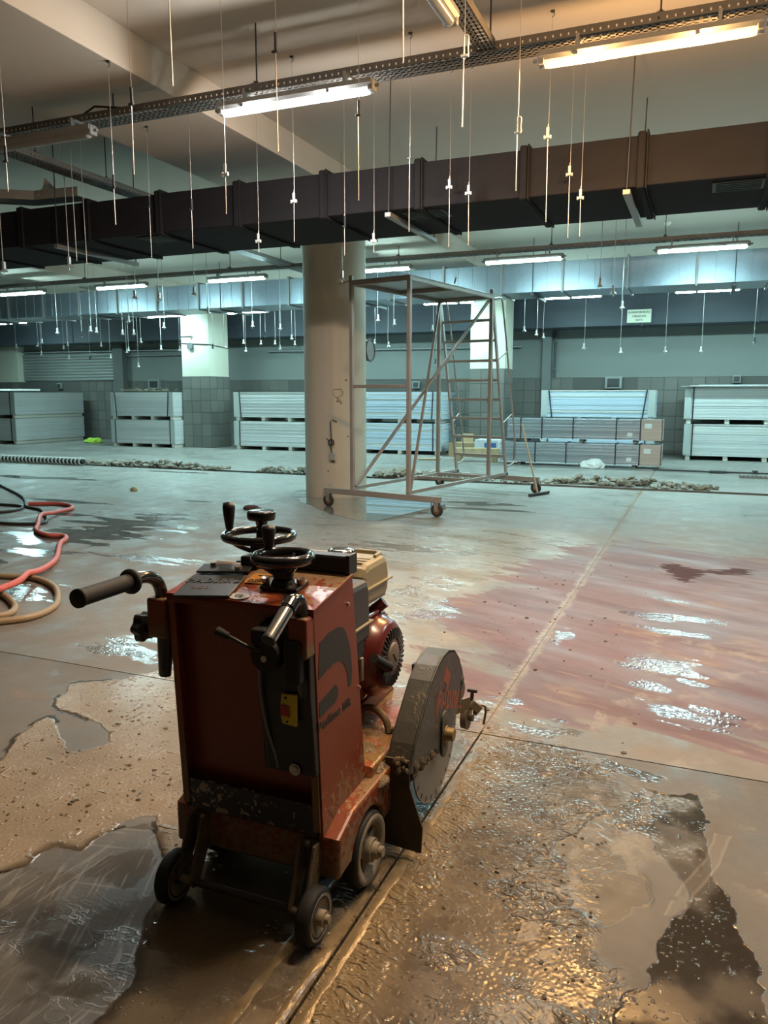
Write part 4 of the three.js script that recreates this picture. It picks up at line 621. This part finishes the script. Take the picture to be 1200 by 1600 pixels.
// wheels
function bigWheel(s) {
  const w = new THREE.Group(); w.name = 'front_wheel'; w.position.set(s * .254, .115, .19); saw.add(w); const f = s;
  put('tyre', lathe([[.088, -.026], [.108, -.024], [.115, -.014], [.115, .014], [.108, .024], [.088, .026]], 0, 0, 0, 'x', 48), rubber, w);
  put('rim', lathe([[.072, -.02], [.09, -.024], [.104, -.026], [.107, -.02], [.092, .0], [.107, .02], [.104, .028], [.09, .027], [.072, .02], [.072, -.02]], 0, 0, 0, 'x', 48), wheelM, w);
  for (let i = 0; i < 5; i++) put('spoke', bx(.008, .066, .03, f * .006, 0, 0, .003).translate(0, .05, 0).rotateX(i * PI * .4 + .2), wheelM, w);
  put('hub', [cy(.036, .036, .05, f * .008, 0, 0, 'x'), cy(.024, .028, .02, f * .04, 0, 0, 'x', 20), hex(f * .055, 0, 0, .017, .02, 'x')], wheelM, w);
}
bigWheel(1); bigWheel(-1);
function smallWheel(s) {
  const w = new THREE.Group(); w.name = 'rear_wheel'; w.position.set(s * .232, .078, .485); saw.add(w);
  put('tyre', lathe([[.05, -.022], [.07, -.022], [.078, -.013], [.078, .013], [.07, .022], [.05, .022]], 0, 0, 0, 'x', 40), rubber, w);
  put('rim', lathe([[.02, s > 0 ? -.012 : -.02], [.05, -.02], [.062, -.0235], [.064, -.019], [.064, .019], [.062, .0245], [.05, .02], [.03, .012], [.02, .012]], 0, 0, 0, 'x', 40), wheelM, w);
  put('hub', [cy(.022, .022, .03, s * .022, 0, 0, 'x', 18), cy(.012, .012, .08, -s * .03, 0, 0, 'x', 12), hex(s * .042, 0, 0, .013, .016, 'x')], wheelM, w);
}
smallWheel(1); smallWheel(-1);
put('rear_axle', [rod([-.21, .078, .485], [.21, .078, .485], .011, 12)], steelDark);
for (const s of [-1, 1]) { const b = put('wheel_bracket', [prX([[.4, .25], [.44, .25], [.505, .09], [.49, .06], [.465, .06], [.4, .17]], s * .165 - .004, s * .165 + .004, .001), prX([[.4, .25], [.44, .25], [.505, .09], [.49, .06], [.465, .06], [.4, .17]], s * .165 + s * .046 - .004, s * .165 + s * .046 + .004, .001).scale(1, 1, 1), bx(.046, .1, .006, s * .188, .2, .404)], mottle(.13, .1, .065, .4, .6, .2, 128, .002)); put('bracket_bolt', [hex(s * .165 + .012 * s, .235, .405, .012, .016, 'x'), hex(s * .2, .24, .38, .011, .02, 'z')], boltM, b); }
// chassis tray and deck
const arch = arc(.19, .115, .128, PI * .97, PI * .03, 18);
const skirt = [[.4, .14], [.4, .262], [.3, .3], [-.5, .31], [-.62, .26], [-.62, .15], ...arch.filter(p => p[1] > .14)];
put('chassis', [span(-.205, .205, .14, .262, -.62, .4, .012), prX(skirt, .2, .272, .01), prX(skirt, -.285, -.2, .01)], orangeLow);
put('deck', [prX([[.13, .262], [.1, .335], [-.56, .335], [-.6, .27]], -.24, .245, .01)], deckMud);
put('engine_riser', [prX([[.06, .335], [.03, .392], [-.5, .392], [-.54, .335]], -.22, .065, .008)], orange);
put('hose_loop', [tube([[.07, .34, -.19], [.08, .385, -.2], [.13, .4, -.185], [.18, .375, -.165], [.2, .335, -.15]], .013, 40, 10), rod([.197, .345, -.15], [.222, .352, -.16], .009, 8)], mottle(.15, .1, .05, .3, .6, .2, 128, .001));
put('mud_cake', [[.2, .3, .02, .07], [.24, .285, .08, .05], [.16, .325, -.02, .05], [.235, .31, -.07, .05]].map(([x, y, z, s]) => { const g = new THREE.IcosahedronGeometry(s, 3), p = g.attributes.position; for (let i = 0; i < p.count; i++) { const k = .75 + .5 * fbm(p.getX(i) * 40 + x * 90, p.getZ(i) * 40 + p.getY(i) * 30, 3); p.setXYZ(i, p.getX(i) * k, p.getY(i) * k * .35, p.getZ(i) * k); } g.computeVertexNormals(); return g.translate(x, y, z); }), mudCake);
// body cabinet: side cheeks, recessed rear panel, lid
const side = [[.405, .255], [.448, .93], [.2, .972], [.106, .275]];
put('side_panel', prX(side, .213, .225, .002), orange); put('side_panel', prX(side, -.247, -.236, .002), orange);
put('rear_panel', prX([[.372, .262], [.412, .92], [.4, .92], [.36, .262]], -.237, .214), orange);
put('front_panel', prX([[.118, .275], [.21, .965], [.2, .965], [.106, .275]], -.237, .214), orange);
put('lid', [prX([[.452, .928], [.45, .938], [.2, .982], [.196, .972]], -.25, .228, .002), bx(.475, .02, .006, -.011, .922, .447, .002)], orange);
for (const x of [-.232, .209]) put('rear_flange', bx(.022, .64, .006, x, .6, .43, .001, [.055, 0, 0]), orange);
put('splash_rubber', prX([[.403, .268], [.409, .362], [.418, .362], [.413, .268]], -.216, .206, .001), muddyBlack);
put('panel_bolt', [hex(.16, .475, .447, .012, .01, 'z'), cy(.017, .017, .004, .16, .475, .446, 'z')], boltM);
put('side_bolt', [cy(.005, .005, .006, .228, .62, .16, 'x', 8), cy(.005, .005, .006, .228, .9, .235, 'x', 8)], boltM);
// decals on the right cheek, thin cut foil
const cheek = (pts, holes) => prX(pts, .2252, .226, 0, holes);
put('logo_decal', [cheek([[.424, .735], [.42, .8], [.413, .837], [.36, .85], [.294, .848], [.265, .836], [.246, .815], [.228, .78], [.218, .757], [.208, .692], [.214, .648], [.232, .647], [.244, .699], [.262, .726], [.28, .74], [.3, .748], [.337, .751], [.36, .745], [.37, .752], [.378, .744]]), cheek([[.42, .625], [.42, .67], [.322, .687], [.306, .672], [.302, .652], [.304, .644], [.328, .632]])], decal);
put('lettering', text('Padime Mk', .026, .0008).rotateY(PI / 2).scale(1, 1, 1.1).translate(.2254, .6, .322), decal);
// lid fittings
const lidY = z => .938 + (.45 - z) * .176;
const onLid = (g, x, z, turn = 0) => g.rotateY(turn).rotateX(.174).translate(x, lidY(z) + .0015, z);
const np = put('name_plate', [onLid(bx(.168, .008, .15, 0, .004, 0, .003), -.137, .39, .22), onLid(bx(.166, .006, .062, 0, .009, 0, .003), -.163, .272, .22)], black);
put('raised_lettering', onLid(text('PADIME', .03, .004).scale(1.08, 1, 1).rotateX(-PI / 2).translate(0, .006, 0), -.143, .362, .22), plain(.03, .03, .033, .3), np);
put('raised_number', onLid(text('450', .016, .003).scale(1.5, 1, 1).rotateX(-PI / 2).translate(-.02, .006, 0), -.135, .41, .22), plain(.07, .03, .015, .4), np);
put('plate_bolt', [[-.21, .262], [-.115, .275]].map(([x, z]) => onLid(hex(0, .016, 0, .011, .012), x, z)), boltM, np);
put('sticker', [onLid(cy(.026, .026, .0012, 0, .001, 0, 'y', 28).scale(1.2, 1, .8), -.02, .425)], pale); put('sticker_print', [onLid(text('CE', .015, .001).rotateX(-PI / 2).translate(0, .0016, 0), -.02, .425)], decal);
put('warning_label', [onLid(bx(.11, .001, .07, 0, .001, 0), -.005, .3, .1)], plain(.45, .2, .04, .5)); put('warning_print', [onLid(text('DIKKAT', .02, .001).rotateX(-PI / 2).translate(0, .0016, .008), -.005, .31, .1), onLid(bx(.07, .001, .005, 0, .002, -.02), -.005, .3, .1)], decal);
put('ribbed_rail', [bx(.3, .052, .05, .07, 1.008, .19, .004), ...[0, 1, 2, 3].map(i => bx(.302, .007, .052, .07, .99 + i * .012, .191, .003)), bx(.012, .06, .058, .217, 1.008, .19, .003), bx(.06, .04, .06, -.1, .995, .215, .006)], black);
// hand wheels
function handwheel(cx, cyy, cz, R, r, hub, hx, hz, hh, cap) {
  const g = new THREE.Group(); g.name = 'handwheel'; g.position.set(cx, cyy, cz); saw.add(g);
  put('rim', new THREE.TorusGeometry(R, r, 14, 56).rotateX(PI / 2).scale(1, 1.25, 1), blackGloss, g);
  for (let i = 0; i < 3; i++) { const a = i * PI * 2 / 3 + .5, c = Math.cos(a), s = Math.sin(a); put('spoke', tube([[c * R * .98, 0, s * R * .98], [c * R * .6, -hub * .45, s * R * .6], [c * .02, -hub * .75, s * .02]], r * .75, 14, 8), blackGloss, g); }
  put('hub', [lathe([[0, -hub], [.026, -hub], [.03, -hub + .008], [.03, -hub * .35], [.022, -hub * .25], [0, -hub * .25]], 0, 0, 0)], black, g);
  const k = put('crank_handle', lathe([[0, -.02], [.006, -.02], [.006, .01], [.012, .014], [.018, hh * .55], [.0205, hh * .85], [.018, hh], [0, hh + .004]], hx, 0, hz), black, g); put('handle_nut', hex(hx, -.022, hz, .011, .014), boltM, k);
  if (cap) put('depth_cap', [lathe([[0, .035], [.018, .035], [.02, .05], [.042, .052], [.046, .06], [.046, .076], [.04, .082], [0, .084]], .01, 0, 0), rod([0, -hub, 0], [.01, .05, 0], .015)], blackGloss, g);
}
handwheel(.072, 1.045, .336, .079, .0125, .062, -.068, -.038, .08, false);
handwheel(-.15, 1.052, .1, .112, .0105, .07, -.112, .0, .1, true);
put('lift_spindle', [rod([.072, .95, .336], [.072, .99, .336], .014), onLid(bx(.12, .012, .075, 0, .006, 0, .004), .075, .336), cy(.03, .036, .014, .072, .975, .336)], black);
put('spindle_bolt', [onLid(hex(0, .02, 0, .012, .016), .022, .345), onLid(hex(0, .02, 0, .012, .016), .127, .33)], boltM);
put('rear_spindle', [rod([-.15, .9, .1], [-.15, 1.0, .1], .016), bx(.09, .03, .07, -.15, .965, .14, .006), cy(.034, .04, .02, -.15, .985, .1)], black);
// handlebars
const gripM = black;
put('handle_socket', bx(.064, .118, .064, -.28, .86, .43, .008), orange); put('handle_socket', bx(.056, .112, .066, .196, .865, .455, .008), orange);
{ const h = put('handlebar', [tube([[-.28, .685, .43], [-.28, .86, .43], [-.28, .925, .43], [-.281, .968, .448], [-.283, .99, .49], [-.284, .992, .55], [-.285, .99, .6]], .0185, 60, 14)], blackGloss); put('grip', [lathe([[.0, -.002], [.021, 0], [.023, .008], [.023, .19], [.0255, .196], [.0245, .205], [.0, .207]], -.286, .99, .545, 'z'), lathe([[.019, 0], [.034, .002], [.036, .008], [.034, .016], [.02, .02]], -.286, .99, .542, 'z')], rubber, h); put('lower_tube', rod([-.28, .68, .43], [-.262, .81, .43], .018), black, h); }
put('star_knob', [lathe([[0, 0], [.014, 0], [.016, -.03], [0, -.03]].map(p => [p[0], p[1]]), -.31, .82, .43, 'x', 16), ext(shape(Array.from({ length: 36 }, (_, i) => { const a = i / 36 * PI * 2, r = .041 + .005 * Math.cos(a * 6); return [r * Math.cos(a), r * Math.sin(a)]; })), .03, .004).rotateY(PI / 2).translate(-.365, .82, .43)], black);
{ const h = put('handlebar', [tube([[.196, .7, .455], [.196, .86, .455], [.196, .93, .455], [.194, .965, .47], [.19, .97, .5], [.19, .955, .53]], .0185, 50, 14)], blackGloss); put('bare_tube', [rod([.19, .965, .505], [.195, .905, .625], .0185, 20)], chrome, h); put('tube_collar', rod([.1897, .968, .497], [.191, .955, .525], .0225, 20), blackGloss, h); put('lower_tube', rod([.196, .69, .455], [.196, .81, .455], .018), black, h); put('tube_end', [rod([.1948, .9065, .623], [.1951, .9035, .629], .0182, 20)], black, h); }
// control panel, throttle, switch
put('control_panel', [prX([[.395, .458], [.438, .46], [.466, .7], [.468, .885], [.43, .895], [.41, .89]], .068, .222, .004), bx(.016, .41, .03, .062, .66, .43, .004, [.06, 0, 0])], black);
put('throttle_dial', [cy(.042, .046, .04, .105, .81, .482, 'z', 32), bx(.05, .045, .05, .085, .86, .475, .008), bx(.05, .12, .05, .185, .8, .478, .01)], rubber); put('dial_screw', [cy(.009, .009, .006, .105, .805, .504, 'z', 12)], boltM);
{ const l = put('throttle_lever', [tube([[.095, .825, .5], [.06, .835, .51], [.02, .852, .515], [-.015, .865, .515]], .0065, 20, 8)], black); put('lever_tip', rod([.005, .858, .515], [-.032, .868, .515], .0095, 12, .014), rubber, l); }
put('throttle_cable', [tube([[.078, .775, .485], [.074, .72, .478], [.082, .6, .463], [.1, .49, .44], [.104, .47, .442]], .0045, 30, 6)], plain(.16, .16, .15, .5));
{ const s = put('stop_switch', prZ([[.138, .635], [.142, .62], [.185, .616], [.187, .706], [.141, .704], [.137, .67]], .47, .479, .002), yellow); put('red_button', prZ([[.14, .645], [.166, .643], [.166, .672], [.14, .674]], .478, .484, .001), redB, s); put('switch_mark', [cy(.004, .004, .003, .155, .695, .48, 'z', 8), cy(.003, .003, .003, .158, .628, .48, 'z', 8)], decal, s); }
// blade, guard, arbor, splash flap
const BZ = -.345, BY = .27;
{
  const pts = []; const N = 24; for (let i = 0; i < N; i++) { const a0 = i / N * 2 * PI, a1 = (i + .86) / N * 2 * PI; for (let k = 0; k <= 5; k++) { const a = mix(a0, a1, k / 5); pts.push([BZ + .245 * Math.cos(a), BY + .245 * Math.sin(a)]); } const am = (i + .93) / N * 2 * PI; pts.push([BZ + .218 * Math.cos(am), BY + .218 * Math.sin(am)]); }
  const b = put('saw_blade', prX(pts, .3035, .3075), bladeM); put('segment_band', [prX(arc(BZ, BY, .2455, 0, 2 * PI, 72), .3025, .3085, 0, [arc(BZ, BY, .237, 0, 2 * PI, 72)])], plain(.3, .28, .25, .5, .3), b);
  put('gullet_slot', Array.from({ length: N }, (_, i) => { const am = (i + .93) / N * 2 * PI; return prX([[BZ + .245 * Math.cos(am - .008), BY + .245 * Math.sin(am - .008)], [BZ + .245 * Math.cos(am + .008), BY + .245 * Math.sin(am + .008)], [BZ + .22 * Math.cos(am + .008), BY + .22 * Math.sin(am + .008)], [BZ + .22 * Math.cos(am - .008), BY + .22 * Math.sin(am - .008)]], .302, .3092); }), decal, b);
}
{
  const back = [[.012, .283], [-.039, .365], [-.09, .417], [-.143, .466], [-.208, .522], [-.27, .556], [-.33, .573], [-.4, .575], [-.47, .553], [-.525, .508], [-.575, .44], [-.612, .365], [-.617, .345], [-.6, .325]], low = [[-.53, .303], [-.45, .262], [-.41, .225], [-.35, .208], [-.29, .22], [-.25, .258], [-.12, .256]];
  const g = put('blade_guard', [prX([...back, ...low], .326, .336, .003), prX([...back, ...low], .25, .258, .003)], guardM);
  const inner = back.map((p, i) => { const a = back[Math.max(0, i - 1)], c = back[Math.min(back.length - 1, i + 1)], tx = c[0] - a[0], ty = c[1] - a[1], l = Math.hypot(tx, ty); return [p[0] - ty / l * -.009 * -1, p[1] + tx / l * .009]; });
  put('guard_rim', [prX([...back, ...inner.reverse()], .25, .336, .002)], guardM, g);
  put('slot_boss', prX([...arc(-.34, BY + .06, .035, 0, PI, 14), ...arc(-.34, BY - .045, .035, PI, 2 * PI, 14)], .334, .345, .003), guardM, g);
  put('slot_boss', prX([...arc(-.575, BY + .125, .016, -.5, PI - .5, 8), ...arc(-.535, BY + .06, .016, PI - .5, 2 * PI - .5, 8)], .334, .34, .001), guardM, g);
  put('guard_slot', [prX([...arc(-.34, BY + .05, .014, 0, PI, 10), ...arc(-.34, BY - .03, .014, PI, 2 * PI, 10)], .343, .3462)], decal, g);
  put('warning_sticker', [prX([[-.36, .53], [-.42, .475], [-.38, .42], [-.32, .455]], .3358, .3368), prX([[-.26, .46], [-.275, .4], [-.26, .35], [-.25, .4]], .3358, .3368)], plain(.3, .075, .04, .6), g);
  put('sticker_print', [prX([[-.345, .475], [-.375, .45], [-.355, .43], [-.335, .445]], .3366, .3374)], decal, g);
  put('lettering', text('PADIME', .062, .001).rotateY(PI / 2).scale(1, 1.1, 1).applyMatrix4(new THREE.Matrix4().makeRotationX(-.35)).translate(.3358, .375, -.425), plain(.33, .09, .05, .6), g);
  put('mud_fringe', Array.from({ length: 110 }, (_, i) => { const k = i / 109, z = mix(-.22, .03, k), y = BY - .01 + .03 * k * k; const s = .005 + .011 * rnd() ** 2, q = new THREE.IcosahedronGeometry(s, 1); q.scale(.8, 1.2, 1.3); return q.translate(rr(.31, .335) - .05 * ss(.75, 1, k) * rnd(), y + rr(-.02, .02) + .03 * ss(.6, 1, k), z + rr(-.01, .01)); }), mudCake, g);
  put('lift_handle', [bx(.03, .05, .03, .245, .52, -.3, .006)], black, g);
}
put('arbor_nut', [hex(.359, BY + .006, BZ + .0, .024, .034, 'x'), cy(.03, .03, .008, .346, BY + .006, BZ, 'x')], plain(.3, .22, .1, .45, .6)); put('blade_flange', [cy(.06, .065, .014, .315, BY, BZ, 'x', 36), cy(.02, .02, .12, .28, BY, BZ, 'x', 20)], bladeM);
put('splash_flap', [prZ([[.25, .33], [.332, .33], [.336, .24], [.382, .11], [.378, .022], [.243, .03], [.243, .2]], -.004, .004, .001).rotateX(-.02).translate(0, 0, .012)], mottle(.06, .045, .028, .3, .7, .3, 128, .001));
// engine: crankcase, recoil starter, air filter, tank
put('crankcase', [span(-.2, .05, .392, .6, -.5, -.06, .03), cy(.1, .1, .2, -.08, .6, -.32, 'z', 28), ...Array.from({ length: 7 }, (_, i) => bx(.16, .012, .22, -.12, .63 + i * .022, -.42, .004))], plain(.05, .04, .036, .5, .3));
{
  const RX = .15, RY = .558, RZ = -.3;
  const c = put('recoil_starter', [lathe([[.0, -.16], [.15, -.16], [.155, -.12], [.15, -.05], [.138, -.035], [.132, -.015], [.115, .0], [.06, .004], [.0, .004]], RX, RY, RZ, 'x', 56), prX([[-.42, .42], [-.18, .42], [-.16, .55], [-.2, .7], [-.4, .7], [-.45, .55]], 0, .09, .02), rod([.05, .7, -.33], [.1, .745, -.35], .022, 12)], redGloss);
  put('vent_slot', Array.from({ length: 34 }, (_, i) => { const a = i / 34 * 2 * PI; return bx(.006, .042, .0085, 0, .086, 0, .002).rotateX(a).translate(RX + .0045, RY, RZ); }), decal, c);
  put('vent_slot', [[.95, 5], [3.9, 4], [2.6, 4]].flatMap(([a0, n]) => Array.from({ length: n }, (_, i) => bx(.05, .006, .012, -.075, .151, 0, .002).rotateX(a0 + i * .13 + PI).translate(RX, RY, RZ))), decal, c);
  put('centre_plate', [lathe([[0, .012], [.044, .012], [.052, .006], [.054, 0]], RX, RY, RZ, 'x', 36), bx(.004, .05, .006, RX + .013, RY, RZ, .001, [.7, 0, 0])], mottle(.2, .16, .12, .2, .5, .2, 128, .0005), c);
  put('pull_handle', [rod([RX + .005, .61, -.12], [RX + .016, .545, -.225], .017, 14, .02)], rubber, c);
  put('cowl_rib', [.18, .2, .22].map(y => bx(.012, .01, .12, .09, y + .5, -.25, .003)), redGloss, c);
  put('fuel_switch', [bx(.02, .085, .02, .1, .56, -.13, .004)], plain(.25, .23, .19, .5), c);
}
{
  const a = put('air_filter', [prX([[.08, .7], [.075, .86], [.055, .893], [-.085, .89], [-.105, .86], [-.112, .7], [-.1, .685], [.06, .68]], -.12, .15, .018)], greyPlastic);
  put('filter_seam', bx(.28, .009, .204, .017, .745, -.016, .003), plain(.28, .24, .16, .5), a); put('filter_base', [span(-.1, .13, .62, .69, -.1, .06, .012)], greyPlastic, a);
}
{
  const t = put('fuel_tank', [prX([[-.155, .79], [-.15, .84], [-.152, .88], [-.17, .906], [-.2, .917], [-.345, .92], [-.375, .905], [-.392, .85], [-.385, .79], [-.36, .762], [-.18, .765]], -.25, .105, .022), prX([[-.146, .826], [-.146, .835], [-.4, .835], [-.4, .826]], -.258, .114, .003), ...[-.2, -.235, -.27].map(z => bx(.09, .01, .016, .035, .917, z, .004))], cream);
  put('raised_edge', prY([[-.05, -.385], [.06, -.385], [.082, -.365], [.088, -.3], [.076, -.3], [.07, -.355], [.054, -.371], [-.05, -.371]], .9, .93, .005), cream, t);
  put('tank_cap', [lathe([[0, .042], [.034, .042], [.042, .038], [.046, .03], [.046, .006], [.03, .002], [.028, -.01], [0, -.01]], -.02, .915, -.24), ...Array.from({ length: 12 }, (_, i) => { const an = i / 12 * 2 * PI; return cy(.006, .006, .03, -.02 + .045 * Math.cos(an), .936, -.24 + .045 * Math.sin(an), 'y', 8); })], chrome, t);
}
put('muffler', [span(-.24, -.1, .62, .76, -.52, -.3, .03)], plain(.08, .07, .06, .5, .6));
// front pointer with its guide roller
put('guide_arm', [rod([.2, .2, -.6], [.25, .2, -.86], .014, 10), bar([.235, .185, -.78], [.3, .2, -.83], .012, .06, .003), bar([.3, .2, -.83], [.335, .165, -.85], .02, .035, .003)], mottle(.2, .17, .12, .3, .5, .2, 128, .001));
put('guide_roller', [cy(.05, .05, .022, .275, .13, -.84, 'x', 30), cy(.052, .052, .006, .287, .13, -.84, 'x', 30), cy(.015, .015, .05, .285, .13, -.84, 'x', 12)], mottle(.11, .085, .055, .3, .6, .2, 128, .001));
put('wing_screw', [rod([.298, .19, -.845], [.3, .24, -.85], .008, 10), bx(.044, .014, .014, .3, .247, -.85, .004), bx(.014, .02, .012, .3, .232, -.85, .003), hex(.318, .158, -.84, .013, .016, 'x')], plain(.05, .04, .03, .5, .4));
put('pointer_rod', [tube([[.29, .19, -.85], [.33, .187, -.855], [.352, .182, -.86], [.357, .165, -.862], [.35, .1, -.86]], .005, 30, 8)], plain(.16, .13, .09, .4, .6));
scene.traverse(o => { if (o.isMesh) { o.castShadow = true; o.receiveShadow = true; } });
renderer.render(scene, camera);
